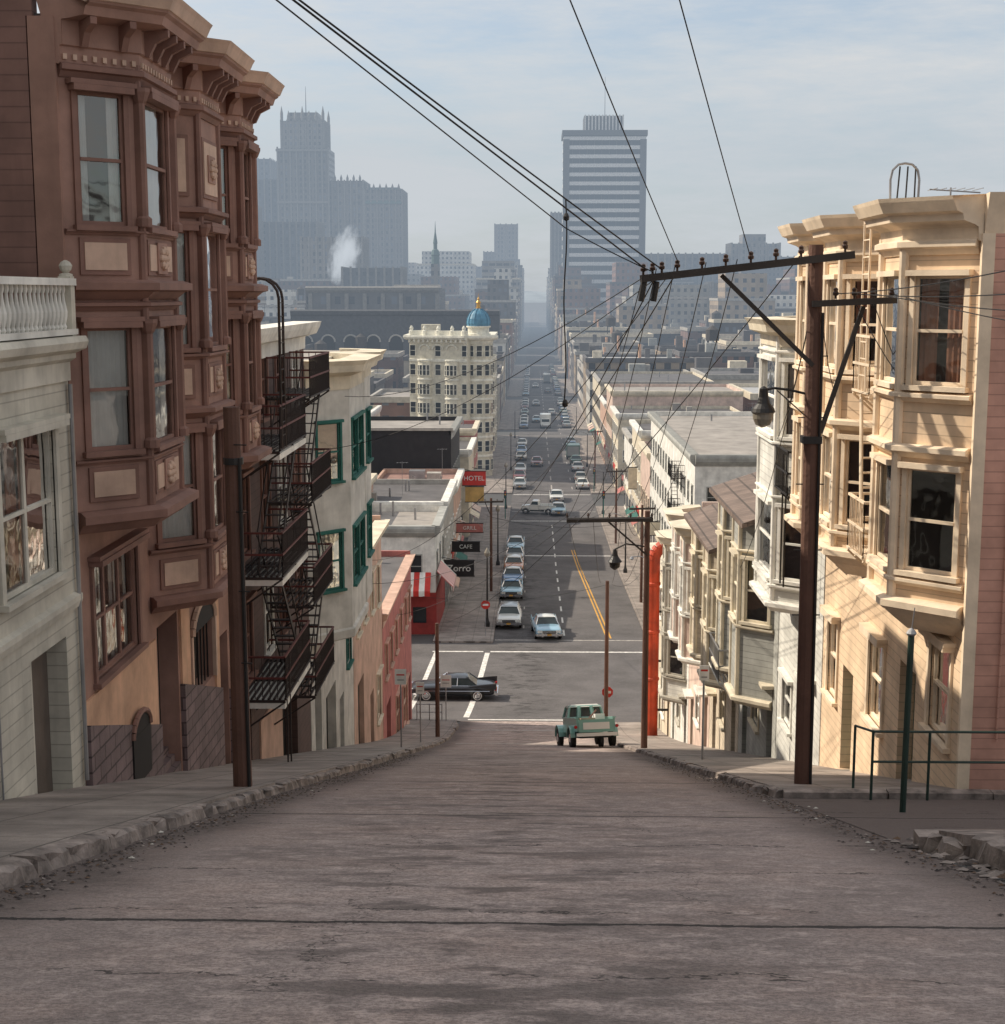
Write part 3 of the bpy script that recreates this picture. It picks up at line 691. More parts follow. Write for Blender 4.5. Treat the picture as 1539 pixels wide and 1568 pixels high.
def simple_house(name,out,fx,y0,y1,zt,m,tm,wins,depth=10,roofm=None,corn=.35,faceopts=None,side_wins=None,split=True):
    o=Obj(name,(fx,(y0+y1)/2,prof((y0+y1)/2)))
    body(o,out,fx,y0,y1,zt,m,depth=depth,roofm=roofm,n0=.3)
    F=frame((fx,y0),(fx,y1),out); L=F[3]
    wall(o,'walls',F,0,L,min(prof(y0),prof(y1))-1.2,zt,[w[:4] for w in wins],m,.29)
    for w in wins:
        if len(w)>4 and w[4]=='door': fbox(o,'door',F,w[0],w[1],-.28,-.2,w[2],w[3],DARK)
        else: window(o,F,*w[:4],tm,rev=.1,kind='auto',split=split)
    if corn: sweep(o,'cornice',[(fx,y0+.01),(fx,y1-.01)],out,[(-.02,zt-.5),(.04,zt-.5),(.05,zt-.2),(corn,zt-.12),(corn+.05,zt+.08),(corn+.08,zt+.16),(-.25,zt+.16)],tm)
    xa,xb=sorted((fx-out*.01,fx-out*depth))
    box(o,'parapet',xa,xb,y0,y0+.2,zt,zt+.35,m); box(o,'parapet',xa,xb,y1-.2,y1,zt,zt+.35,m)
    antenna(o,fx-out*3,y0+3,zt); rod(o,'vents',(fx-out*2,y1-2,zt),(fx-out*2,y1-2,zt+.9),.15,METAL,8)
    return o,F
o,F=simple_house('salmon_shop_house',1,LX,54.4,65,-10.2,SALMON,CREAM,[(1,2.1,-13.2,-11.4),(3.4,4.5,-13.2,-11.4),(6,7.1,-13.4,-11.6),(8.4,9.5,-13.6,-11.8),(1.2,3.2,-18.5,-15.2,'door'),(5.5,6.8,-20,-16.8,'door'),(8,9.6,-18.8,-16.6)]); o.finish()
o,F=simple_house('red_corner_store',1,LX,65.1,80.8,-14.6,REDW,SALMON,[(1,2.1,-17.8,-16.1),(3.4,4.5,-17.8,-16.1),(6,7.1,-17.8,-16.1),(8.6,9.7,-17.8,-16.1),(11.4,12.5,-17.8,-16.1),(13.6,14.7,-17.8,-16.1),(1.5,3.5,-21.8,-19.2,'door'),(6,8.4,-22.6,-20),(10,12.6,-23.2,-20.6),(13.6,14.9,-24.2,-21,'door')],corn=.2)
o.finish()

# ================================================================ RIGHT ROW
o=Obj('peach_apartment_house',(RX,28,prof(28)))
y0,y1=22.55,33.4
box(o,'walls',RX+.4,RX+13,y0+.02,y1,prof(y1)-2,1.2,PINK); box(o,'roof',RX+.2,RX+12.8,y0+.2,y1-.1,1.2,1.25,ROOF)
F=frame((RX,y0),(RX,y1),-1); L=F[3]
u=lambda y:y-y0
ops=[(u(23.2),u(24.4),prof(23.8)+1.0,prof(23.8)+2.6),(u(25.3),u(26.4),prof(26.4)+.1,prof(26)+2.3),(u(27.6),u(28.8),-8.4,-6.7),(u(30.2),u(31.2),prof(31)+.1,prof(30.5)+2.3),(u(31.8),u(32.8),-9,-7.2),
     (u(26.1),u(27.1),-1.3,.2),(u(26.1),u(27.1),-4.3,-2.8)]
wall(o,'walls',F,0,L,prof(y1)-1.5,1.2,ops,PEACH,.38)
for i,q in enumerate(ops):
    if i in (1,3): fbox(o,'doors',F,q[0],q[1],-.36,-.28,q[2]-.3,q[3],mat('green_door',(.07,.13,.10)))
    else: window(o,F,*q,PEACHT,rev=.1,cas=.12,kind='auto',head=.2)
P=[]
for (ba,bb) in ((22.7,25.9),(27.4,30.6),(30.9,33.3)):
    sl=.9 if ba<30 else .7
    bay(o,-1,RX,ba,bb,.9,sl,-5.1,1.0,[(-1.43,.28),(-4.42,-2.75)],PEACH,PEACHT,kinds=('rust','none','sides','none','curtain','none'),mar=.20,pil=False,
        mold=((.72,.24,.16),(-1.62,.16,.14),(-2.48,.22,.18),(-4.6,.14,.12),(-5.02,.3,.22)),head=.1)
    pts=bpts(-1,RX,ba,bb,.9,sl); P+=pts
    for p in offs(pts,-1,.02)[1:3]: rod(o,'corner_posts',(p.x,p.y,-5.0),(p.x,p.y,.9),.08,PEACHT,8)
    sweep(o,'mouldings',pts,-1,[(-.3,-5.45),(.0,-5.2),(.05,-5.1),(-.3,-5.1)],PEACHT)
    poly(o,'walls',offs(pts,-1,-.29),-5.44,PEACH)
path=[(RX,y0+.02)]+P+[(RX,y1)]
sweep(o,'cornice',path,-1,[(-.02,.78),(.06,.8),(.08,1.0),(.14,1.04),(.3,1.1),(.32,1.2),(.42,1.24),(.5,1.4),(.52,1.46),(-.3,1.5)],PEACHT)
sweep(o,'cornice',[(RX+13,y0),(RX+.0,y0)],1,[(-.02,.9),(.05,.9),(.06,1.1),(.28,1.2),(.4,1.42),(.42,1.46),(-.2,1.5)],PEACHT)
box(o,'corner_board',RX-.03,RX+.16,y0-.05,y0+.05,prof(22.6)-.2,.9,PEACHT)
box(o,'side_wall',RX+.165,RX+12.9,y0-.02,y0+.015,prof(22.6)-.3,1.19,PINK)
for xx in (RX+.55,RX+.75): rod(o,'conduit',(xx,y0-.06,-7),(xx,y0-.06,-2.6),.018,PINK)
tube(o,'conduit',[(RX+.55,y0-.06,-2.6),(RX+.7,y0-.06,-2.3),(RX+1.2,y0-.06,-2.2),(RX+3,y0-.06,-2.2)],.018,PINK)
o.finish()
fire_escape('fire_escape',-1,RX,26.0,27.3,[-1.75,-4.7],.85,PEACHT,PEACHT,zladder=1.5,drop=False,hoop=False)
o=Obj('roof_ladder_rail',(6.15,24.5,1.4))
for dx in (.1,.26,.42): rod(o,'bars',(5.87+dx*.9,24.6,1.4),(5.92+dx*.8,24.6,2.06),.014,IRON,5)
pts=[(5.86,24.6,1.4),(5.85,24.6,1.85),(5.88,24.6,2.0),(5.97,24.6,2.09),(6.08,24.6,2.11),(6.2,24.6,2.09),(6.29,24.6,2.0),(6.32,24.6,1.85),(6.31,24.6,1.4)]
tube(o,'hoop',pts,.02,METAL); o.finish()
o=Obj('tv_antenna',(6.9,25,1.3)); rod(o,'mast',(6.95,25,1.3),(6.95,25,1.75),.015,METAL); rod(o,'boom',(6.6,25,1.72),(7.5,25.2,1.68),.012,METAL)
for i in range(6): rod(o,'elements',(6.65+i*.15,24.7,1.72),(6.65+i*.15,25.3,1.72),.008,METAL,4)
o.finish()
fire_escape('fire_escape',-1,RX,33.6,35.4,[-4.6],.9,IRON,IRON,drop=True)

def bayhouse(name,y0,y1,zt,wm,tm,bays,wins,doors=True,gable=False,out=-1,fx=RX,roofm=None,depth=.9,zbb=None,cr=CREAM,kinds=('auto',)):
    o=Obj(name,(fx,(y0+y1)/2,prof((y0+y1)/2)))
    xa,xb=sorted((fx-out*.4,fx-out*12))
    box(o,'walls',xa,xb,y0,y1,prof(y1)-2,zt,wm); 
    F=frame((fx,y0),(fx,y1),out); L=F[3]; g=prof((y0+y1)/2)
    ops=[]
    k=max(2,int(L/2.2))
    for i in range(k):
        a=L*(i+.25)/k; yy_=y0+a
        if i%2==0: ops.append((a,a+.95,prof(yy_)-.2,prof(yy_)+2.1))
        else: ops.append((a,a+1.3,prof(yy_)+.9,prof(yy_)+2.2))
    if not bays:
        for w in wins:
            for i in range(k): a=L*(i+.25)/k; ops.append((a,a+1.0,w[0],w[1]))
    wall(o,'walls',F,0,L,prof(y1)-1.5,zt,ops,wm,.38)
    for i,q in enumerate(ops):
        if i%2==0 and i<k:
            fbox(o,'doors',F,q[0],q[1],-.36,-.28,q[2]-.2,q[3],R.choice([DARK,MC['green_door'],MC['old_door_wood']]))
            fbox(o,'door_hood',F,q[0]-.15,q[1]+.15,0,.35,q[3]+.05,q[3]+.15,tm)
        else: window(o,F,*q,tm,rev=.1,cas=.1,kind='auto')
    P=[]
    for (a,b) in bays:
        zb_=zbb if zbb else wins[-1][0]-.75
        pts=bay(o,out,fx,a,b,depth,min(.75,(b-a)*.3),zb_,zt-.1,wins,wm,tm,mar=.2,pil=True,kinds=kinds,
            mold=tuple([(w[0]-.18,.12,.12) for w in wins]+[(zb_+.08,.26,.18)]+[(w[1]+.22,.1,.1) for w in wins]))
        P+=pts
    if gable:
        vs=[(fx+out*1.1,y0-.2,zt-.1),(fx+out*1.1,y1+.2,zt-.1),(fx-out*5,y0-.2,zt+2.0),(fx-out*5,y1+.2,zt+2.0),(fx-out*12,y0-.2,zt-.2),(fx-out*12,y1+.2,zt-.2)]
        vs+=[(a,b,c+.14) for a,b,c in vs]
        o.add('roof',vs,[(6,7,9,8),(8,9,11,10),(0,1,3,2),(2,3,5,4),(0,1,7,6),(0,2,8,6),(1,3,9,7),(2,4,10,8),(3,5,11,9)],roofm or ROOF)
        o.add('gable',[(fx,y0+.02,zt-.05),(fx-out*5,y0+.02,zt+1.95),(fx-out*12,y0+.02,zt-.15)],[(0,1,2)],wm)
        o.add('gable',[(fx,y1-.02,zt-.05),(fx-out*5,y1-.02,zt+1.95),(fx-out*12,y1-.02,zt-.15)],[(0,1,2)],wm)
    else:
        box(o,'roof',xa,xb,y0+.15,y1-.15,zt,zt+.04,roofm or ROOF)
        sweep(o,'cornice',[(fx,y0+.01)]+P+[(fx,y1-.01)],out,[(-.02,zt-.5),(.05,zt-.5),(.06,zt-.25),(.32,zt-.15),(.36,zt+.02),(.46,zt+.15),(-.3,zt+.18)],cr)
        box(o,'parapet',xa,xb,y0,y0+.18,zt,zt+.3,wm); box(o,'parapet',xa,xb,y1-.18,y1,zt,zt+.3,wm)
    for i in range(2):
        cx=fx-out*R.uniform(2,8); cy=R.uniform(y0+.8,y1-.8); box(o,'chimneys',cx-.25,cx+.25,cy-.3,cy+.3,zt,zt+R.uniform(.8,1.8)+(.9 if gable else 0),R.choice([STUC,CONC,REDW])); rod(o,'vents',(cx+1,cy,zt),(cx+1,cy,zt+1.2),.07,METAL)
    antenna(o,fx-out*R.uniform(2,5),R.uniform(y0+1,y1-1),zt,2.4)
    return o.finish()
LGREY=mat('light_grey_siding',(.68,.67,.62),siding=.18,streak=.3)
TANS=mat('tan_siding',(.62,.53,.41),siding=.18,streak=.3)
OLIVE=mat('olive_grey_trim',(.42,.39,.33),streak=.2)
SHING=mat('brown_shingle_roof',(.19,.14,.115),brick=(.3,.15),streak=0)
bayhouse('grey_rowhouse',33.5,39.4,-.75,LGREY,WHITE,[(34.6,38.6)],[(-3.4,-1.6),(-6.9,-5.1)],kinds=('sides','none','blind'))
bayhouse('slate_rowhouse',39.5,46.6,-6.2,GRAY2,CREAM,[(40.2,43),(43.6,46.2)],[(-9.2,-7.4)],gable=True,zbb=-11.6,roofm=SHING)
bayhouse('tan_rowhouse',46.7,54.2,-8.2,TANS,CREAM,[(47.2,50),(50.8,53.6)],[(-11.0,-9.3)],gable=True,zbb=-13.0,roofm=SHING)
bayhouse('pink_rowhouse',54.3,61.5,-9.0,PINKP,WHITE,[(55,57.6),(58.4,61)],[(-12.2,-10.5)],zbb=-14.2,roofm=ROOFP)
bayhouse('white_rowhouse',61.6,69.4,-10.6,WHITES,OLIVE,[(62.4,65.0)],[(-13.6,-11.9),(-16.6,-15.0)],zbb=-17.8,roofm=ROOFP)
bayhouse('cream_corner_house',69.5,79,-13.6,CREAM,WHITE,[],[(-16.8,-15.2)],zbb=-18.2,roofm=ROOF)
fire_escape('fire_escape',-1,RX,44.2,46.6,[-11.9],1.0,WHITE,METAL,drop=False)

RED=mat('orange_red_paint',(.52,.06,.018),rough=.6,streak=.6,var=.3)
o=Obj('red_vent_duct',(6.0,70.8,prof(70.8))); dx_,dy_=6.0,70.8
lathe(o,'duct',(dx_,dy_,0),[(.31,prof(dy_)+.15),(.31,-19),(.35,-18.95),(.35,-18.85),(.31,-18.8),(.31,-16.6),(.35,-16.55),(.35,-16.45),(.31,-16.4),(.31,-14.2),(.35,-14.15),(.35,-14.05),(.31,-14),(.31,-12.9)],RED,16)
pp=[(dx_+.8-.8*math.cos(t),dy_,-12.9+.75*math.sin(t)) for t in [math.pi/2*i/6 for i in range(7)]]
tube(o,'elbow',pp,.31,RED,16); rod(o,'elbow',pp[-1],(dx_+1.6,dy_,-12.15),.31,RED,16)
for z in (-15.5,-18,-20.5): box(o,'straps',dx_+.3,RX+.02,dy_-.05,dy_+.05,z-.05,z+.05,IRON)
o.finish()

# ================================================================ street furniture
def pole(o,x,y,zb,zt,r0,r1,lean=(0,0)): rod(o,'pole',(x,y,zb-.3),(x+lean[0],y+lean[1],zt),r0,WOOD,12,r1)
def insul(o,x,y,z): lathe(o,'insulators',(x,y,z),[(.02,0),(.02,.05),(.045,.06),(.05,.1),(.035,.12),(.04,.16),(.015,.18)],mat('brown_insulator',(.06,.03,.02),rough=.3,streak=0),8)
o=Obj('utility_pole_stub',(-4.42,21.5,prof(21.5)+.15)); pole(o,-4.42,21.5,prof(21.5)+.15,-1.65,.145,.12,(-.02,0))
for z in (-2.2,-3.2,-4.4,-5.5): rod(o,'step_bolts',(-4.42,21.4,z),(-4.2,21.35,z),.012,IRON,4)
rod(o,'conduit',(-4.3,21.4,prof(21.5)),(-4.32,21.4,-2.4),.03,IRON); rod(o,'bands',(-4.43,21.5,-2.5),(-4.43,21.5,-2.4),.15,IRON,12)
o.finish()
for (x,y,zt) in ((-5.2,10,4.7),(-5.4,-12,11.4)):
    o=Obj('utility_pole',(x,y,prof(y)+.15)); pole(o,x,y,prof(y)+.15,zt,.15,.12); beam(o,'crossarm',(x-.7,y,zt-.2),(x+.7,y,zt-.2),.1,.12,DWOOD)
    for k in (-.6,-.2,.2,.6): insul(o,x+k,y,zt-.14)
    o.finish()
o=Obj('utility_pole',(4.62,24,prof(24)+.13)); pole(o,4.62,24,prof(24)+.13,.78,.15,.115,(-.06,0))
px,py=4.57,24
for dy in (-.13,.13):
    beam(o,'crossarm',(1.75,py+dy,.24),(5.15,py+dy,.62),.1,.12,DWOOD)
    beam(o,'crossarm',(4.5,py+dy,-.16),(5.85,py+dy,-.1),.09,.10,DWOOD)
beam(o,'braces',(3.05,py,.3),(4.55,py-.1,-1.15),.05,.07,DWOOD); beam(o,'braces',(5.35,py,-.2),(4.7,py-.1,-2.25),.05,.07,DWOOD)
for x in (1.8,1.95,2.1,2.35,2.75,3.1,3.5,3.9,4.3,5.0): insul(o,x,py+(.13 if x<3 else -.13),.24+(x-1.75)*.112+.06)
for x in (4.55,4.9,5.2,5.5,5.8): insul(o,x,py,-.08)
for x in (2.0,1.8): rod(o,'fuse_cutout',(x,py-.1,.2),(x-.05,py-.1,-.12),.05,IRON,8)
for z in (-1,-2,-3.1,-4.2,-5.3): rod(o,'step_bolts',(px-.22,py,z),(px+.24,py,z),.013,IRON,4)
box(o,'pole_collar',px-.15,px+.16,py-.15,py+.15,-2.42,-2.3,IRON)
rod(o,'riser',(4.72,23.88,prof(24)),(4.68,23.88,-.3),.025,IRON)
o.finish()
o=Obj('street_lamp',(3.8,24,-1.9))
tube(o,'bracket',[(4.5,24,-1.62),(4.2,24,-1.55),(3.95,24,-1.52),(3.8,24,-1.55)],.022,IRON); beam(o,'bracket',(4.5,24,-2.0),(4.0,24,-1.56),.02,.02,IRON)
lathe(o,'lamp_head',(3.78,24,-2.16),[(.03,0),(.12,.04),(.165,.14),(.17,.22),(.19,.24),(.17,.3),(.1,.38),(.07,.46),(.06,.6),(.03,.64)],mat('lamp_glass_grey',(.30,.27,.22),rough=.25,streak=0),16)
lathe(o,'lamp_cap',(3.78,24,-1.91),[(.2,0),(.18,.06),(.11,.14),(.08,.24),(.07,.38),(.02,.42)],IRON,16)
o.finish()
def farpole(x,y,zt,arm=None,r=.14):
    o=Obj('utility_pole',(x,y,prof(y)+.13)); rod(o,'pole',(x,y,prof(y)-.1),(x,y,zt),r,WOOD,10,r*.8)
    if arm:
        for dy in (-.12,.12): beam(o,'crossarm',(arm[0],y+dy,zt-.35),(arm[1],y+dy,zt-.3),.1,.13,DWOOD)
        beam(o,'braces',((arm[0]+x)/2,y,zt-.35),(x,y-.1,zt-1.6),.05,.06,DWOOD)
        k=5
        for i in range(k): insul(o,arm[0]+(arm[1]-arm[0])*i/(k-1)*.98+.02,y,zt-.26)
    o.finish()
farpole(4.15,52,-7.7,(1.25,4.35),.125); farpole(3.95,75,-14.8,None,.12); farpole(-4.5,68,-15.5,None,.11)
o=Obj('street_lamp',(2.8,52,-10)); tube(o,'bracket',[(4.1,52,-9.0),(3.4,52,-8.9),(3.0,52,-9.1)],.03,IRON)
lathe(o,'lamp_head',(3.0,52,-9.85),[(.04,0),(.18,.1),(.2,.25),(.26,.3),(.12,.5),(.06,.75)],IRON,12); o.finish()

WIRE=mat('wire_rubber',(.02,.02,.022),rough=.6,streak=0,bump=0)
def wire(o,p,q,sag=.4,r=.012,n=18):
    p=Vector(p);q=Vector(q); pts=[]
    for i in range(n+1):
        t=i/n; a=p.lerp(q,t); a.z-=sag*4*t*(1-t); pts.append(a)
    tube(o,'wires',pts,r,WIRE,5)
o=Obj('overhead_wires',(0,20,0))
wire(o,(1.85,24,.38),(-5.2,10,4.62),.0,.013); wire(o,(2.05,24,.42),(-5.15,10,4.6),.04,.012)
wire(o,(2.35,24,.5),(-5.8,-12,11.3),.3,.008,30); wire(o,(3.5,24,.62),(-5.0,-12,11.3),.3,.008,30)
for i,x in enumerate((1.8,2.0,2.3,2.8,3.3)): wire(o,(x,24,.35+.1*i*.5),(1.3+.7*i,52,-7.95),.5+.15*i,.008)
wire(o,(4.3,24,.6),(-4.5,68,-15.6),1.2,.010); wire(o,(1.85,24,.3),(-6.5,47,-3.2),.7,.009); wire(o,(2.0,24,.25),(-6.6,41,-4.4),.7,.008); wire(o,(2.2,24,.3),(-6.7,60,-11),1.2,.008)
for i,x in enumerate((1.3,2.2,3.2,4.2)): wire(o,(x,52,-7.95),(3.0+.6*i,75,-14.9),.5,.010)
wire(o,(1.3,52,-7.9),(-6.7,60,-12),.6,.010); wire(o,(1.6,52,-7.9),(-6.7,72,-16),.6,.010); wire(o,(4.2,52,-8),(6.6,66,-11),.3,.010); wire(o,(3.95,75,-15),(-6,79,-16.5),.5,.010)
for i,x in enumerate((4.9,5.2,5.5,5.8)): wire(o,(x,24,0),(7.2+.5*i,12,1.2-.6*i),.25,.009)
wire(o,(5.5,24,-.1),(6.8,25,-2.2),.2,.008); wire(o,(5.2,24,-.1),(6.8,23,-2.3),.3,.008); wire(o,(4.6,24,.3),(5.9,28.5,-2.0),.3,.008)
wire(o,(4.6,24,.3),(6.0,36,-3.6),.4,.008); wire(o,(4.5,24,-.4),(6.0,42,-8),.6,.008)
wire(o,(2.0,24,.3),(-4.2,112,-17.5),2.0,.012); wire(o,(2.3,24,.3),(-4.2,150,-18),3.0,.012)
for i in range(5): wire(o,(4.2-.8*i,75 if i<1 else 52,-15 if i<1 else -8),(9.5,110+i*14,-18.5),1.2,.011)
wire(o,(-3.5,112,-17),(9,114,-17.5),.8,.015); wire(o,(-3.5,140,-18),(9,142,-18.5),.8,.015); wire(o,(-3.5,175,-19),(9,178,-19.5),.8,.018)
for xx in (.5,1.2): wire(o,(xx,100,-16.5),(xx+.8,190,-20),.6,.012)
o.finish()
o=Obj('hanging_cable',(.55,24,.8))
pts=[Vector((.53+.02*math.sin(i*.8),24,1.50-i*.272)) for i in range(13)]
tube(o,'cable',pts,.012,WIRE); 
for z in (1.22,-1.78): lathe(o,'insulators',(.54,24,z-.06),[(.01,0),(.045,.02),(.05,.07),(.03,.12),(.01,.13)],IRON,8)
wire(o,(1.95,24,.35),(.53,24,1.05),.02,.010); wire(o,(.53,24,1.05),(-5.1,10,4.55),.0,.010)
o.finish()

o=Obj('sign_post',(4.95,18.8,prof(18.8)))
rod(o,'post',(4.95,18.8,prof(18.8)-.2),(4.97,18.8,-4.42),.042,GIRON,10); lathe(o,'finial',(4.97,18.8,-4.42),[(.05,0),(.07,.03),(.045,.07),(.01,.1)],METAL,10); rod(o,'finial',(4.97,18.8,-4.35),(5.0,18.8,-4.05),.008,METAL,4)
o.finish()
o=Obj('handrail',(6,21.5,prof(21.5)))
zr=prof(21.5)+.14
for x in (5.15,6.0,7.4,9,11): rod(o,'posts',(x,21.4,zr-.2),(x,21.4,zr+.98),.022,GIRON,8)
for h in (.97,.5): rod(o,'rails',(5.15,21.4,zr+h),(11,21.4,zr+h),.02,GIRON,8)
rod(o,'rails',(5.15,21.4,zr+.97),(5.15,22.6,zr+.7),.02,GIRON,8); rod(o,'posts',(5.15,22.6,zr-.5),(5.15,22.6,zr+.7),.022,GIRON,8)
o.finish()
o=Obj('concrete_slab',(5.0,13.6,prof(13.6)))
for (x0,x1,ya,yb,h) in ((4.75,6.3,12.4,13.9,.25),(4.1,4.7,13.2,14.1,.2),(6.35,9,12,13.9,.24)):
    vs=[(x,y,prof(y)+(h if k else -.1)+R.uniform(-.02,.02)) for k in (0,1) for y in (ya,yb) for x in (x0+R.uniform(-.05,.05),x1)]
    o.add('slab',vs,[(0,1,3,2),(4,5,7,6),(0,1,5,4),(2,3,7,6),(0,2,6,4),(1,3,7,5)],CURB)
o.finish()

SIGNW=mat('sign_white',(.75,.75,.72),streak=.1,bump=0,rough=.5); SIGNR=mat('sign_red',(.55,.03,.02),streak=.1,bump=0,rough=.5)
def post_sign(name,x,y,h,shape,m,w=.5,hh=.6,face=-1,back=None):
    zb=prof(y)+.13; o=Obj(name,(x,y,zb)); rod(o,'post',(x,y,zb-.2),(x,y,zb+h+hh*.4),.03,METAL,6)
    if shape=='oct':
        pts=[(x+w/2*math.cos(math.pi/8+k*math.pi/4),y-.05,zb+h+w/2*math.sin(math.pi/8+k*math.pi/4)) for k in range(8)]
        o.add('plate',pts+[(a,b+.02,c) for a,b,c in pts],[tuple(range(8)),tuple(range(8,16))]+[(k,(k+1)%8,8+(k+1)%8,8+k) for k in range(8)],m)
        box(o,'lettering',x-w*.3,x+w*.3,y-.06,y-.055,zb+h-.07,zb+h+.07,SIGNW)
    else:
        box(o,'plate',x-w/2,x+w/2,y-.06,y-.04,zb+h-hh/2,zb+h+hh/2,m)
        box(o,'lettering',x-w*.35,x+w*.35,y-.066,y-.062,zb+h+.05,zb+h+.10,SIGNR); box(o,'lettering',x-w*.3,x+w*.3,y-.066,y-.062,zb+h-.13,zb+h-.09,METAL)
    o.finish()
post_sign('stop_sign',4.05,75.6,2.0,'oct',SIGNR,.62)
post_sign('parking_sign',-4.6,50,2.6,'rect',SIGNW,.4,.55); post_sign('street_sign',-4.75,79,2.3,'rect',SIGNW,.6,.7)
post_sign('stop_sign',-3.4,106,2.4,'oct',SIGNR,.7); post_sign('parking_sign',4.6,38,2.4,'rect',SIGNW,.26,.4); post_sign('parking_sign',-4.7,60,2.4,'rect',SIGNW,.35,.5)
o=Obj('corner_railing',(-5,79.5,prof(79)))
for x in (-6.4,-5.7,-5.0): rod(o,'posts',(x,79.3,prof(79)),(x,79.3,prof(79)+1.05),.03,METAL)
for h in (.55,1.0): rod(o,'rails',(-6.4,79.3,prof(79)+h),(-5.0,79.3,prof(79)+h),.03,METAL)
o.finish()

# ================================================================ ACROSS BROADWAY : left block
def flatwin(o,F,u0,u1,z0,z1,tm,gm=DG):
    fbox(o,'windows',F,u0,u1,-.02,.02,z0,z1,gm)
    t=.08
    fbox(o,'window_trim',F,u0-t,u0,-.02,.07,z0,z1,tm); fbox(o,'window_trim',F,u1,u1+t,-.02,.07,z0,z1,tm)
    fbox(o,'window_trim',F,u0-t,u1+t,-.02,.1,z1,z1+t,tm); fbox(o,'window_trim',F,u0-t,u1+t,-.02,.12,z0-t,z0,tm); fbox(o,'window_trim',F,u0,u1,.02,.04,(z0+z1)/2-.03,(z0+z1)/2+.03,tm)
def blockbuilding(name,x0,x1,y0,y1,zt,m,tm,roofm=None,face=None,sh=3.3,corn=.35,shop=None,every=2.4,parap=.5,wh=1.7,ww=1.05,yfacewin=True):
    g=prof((y0+y1)/2)-.5; o=Obj(name,((x0+x1)/2,(y0+y1)/2,g))
    box(o,'walls',x0,x1,y0,y1,g-1,zt,m); box(o,'roof',x0+.3,x1-.3,y0+.3,y1-.3,zt,zt+.05,roofm or R.choice([ROOF,ROOFP,ROOF]))
    for a in ((x0,x1,y0,y0+.25),(x0,x1,y1-.25,y1),(x0,x0+.25,y0+.25,y1-.25),(x1-.25,x1,y0+.25,y1-.25)): box(o,'parapet',a[0],a[1],a[2],a[3],zt+.001,zt+parap,m)
    faces=[frame((x0,y0),(x1,y0),1)]
    if face=='L': faces.append(frame((x1,y0),(x1,y1),1))
    if face=='R': faces.append(frame((x0,y0),(x0,y1),-1))
    base=prof((y0+y1)/2)+.15
    for fi,F in enumerate(faces):
        L=F[3]; k=max(1,int(L/every)); nf=max(1,int((zt-base-.6)/sh)-(1))
        if fi==0 and not yfacewin: continue
        for f in range(nf):
            z=base+sh*1.1+f*sh+.8
            if z+wh>zt-.3: break
            for i in range(k):
                uc=L*(i+.5)/k; flatwin(o,F,uc-ww/2,uc+ww/2,z,z+wh,tm)
        if shop is not False:
            k2=max(1,int(L/4)); 
            for i in range(k2):
                uc=L*(i+.5)/k2; w=L/k2*.38
                fbox(o,'shopfronts',F,uc-w,uc+w*.5,-.02,.03,base+.4,base+2.6,DG); fbox(o,'shopfronts',F,uc+w*.6,uc+w,-.02,.03,base,base+2.5,DARK)
                fbox(o,'fascia',F,uc-w*1.1,uc+w*1.1,-.02,.15,base+2.7,base+3.3,R.choice([tm,CONC,CREAM,GRAY2,SIGNR]))
                if R.random()<.4:
                    vs=[fpt(F,uc-w,.05,base+2.7),fpt(F,uc+w,.05,base+2.7),fpt(F,uc+w,1.1,base+2.1),fpt(F,uc-w,1.1,base+2.1),fpt(F,uc-w,1.1,base+1.9),fpt(F,uc+w,1.1,base+1.9)]
                    o.add('awnings',vs,[(0,1,2,3),(3,2,5,4)],R.choice([REDW,GRN,CREAM,SALMON,PINKP]))
        if corn: sweep(o,'cornice',[(F[0].x,F[0].y),tuple(F[0]+F[1]*F[3])],1 if fi==0 or face=='L' else -1,[(-.01,zt-.35),(.06,zt-.35),(corn,zt+.0),(corn+.06,zt+parap*.6),(corn,zt+parap+.02),(-.27,zt+parap+.02)],tm)
    for i in range(R.randint(0,2)):
        cx=R.uniform(x0+1.2,x1-1.2); cy=R.uniform(y0+1.5,y1-1.5); s=R.uniform(.3,.8); h=R.uniform(.6,1.5)
        box(o,'roof_gear',cx-s,cx+s,cy-s,cy+s,zt,zt+h,R.choice([CONC,METAL,ROOFP]))
    for i in range(3):
        cx=R.uniform(x0+1,x1-1); cy=R.uniform(y0+1,y1-1); rod(o,'vent_pipes',(cx,cy,zt),(cx,cy,zt+R.uniform(.6,1.4)),.09,METAL,8)
    antenna(o,R.uniform(x0+1,x1-1),R.uniform(y0+1,y1-1),zt,3)
    return o
o=blockbuilding('corner_bar',-13.5,-7.2,107.5,118,-17.6,WHITE,GRAY2,roofm=ROOFP,face='L',shop=False,every=3.0)
F=frame((-13.5,107.5),(-7.2,107.5),1)
fbox(o,'red_base',F,0,6.3,.0,.06,prof(108),prof(108)+3.2,mat('bar_red',(.30,.035,.03)))
F2=frame((-7.2,107.5),(-7.2,118),1); fbox(o,'red_base',F2,0,10.5,.0,.06,prof(112),prof(108)+3.2,MC['bar_red'])
fbox(o,'shopfronts',F,4.6,5.6,.06,.09,prof(108)+.9,prof(108)+2.1,DG)
for (FF_,n_,s_) in ((F,9,2.2),(F2,12,.2)):
    for k in range(n_):
        u0=s_+k*.42; m=SIGNR if k%2==0 else WHITE
        o.add('striped_awning',[fpt(FF_,u0,.1,-20.6),fpt(FF_,u0+.42,.1,-20.6),fpt(FF_,u0+.42,1.3,-21.8),fpt(FF_,u0,1.3,-21.8),fpt(FF_,u0,1.3,-22.2),fpt(FF_,u0+.42,1.3,-22.2)],[(0,1,2,3),(3,2,5,4)],m)
o.finish()
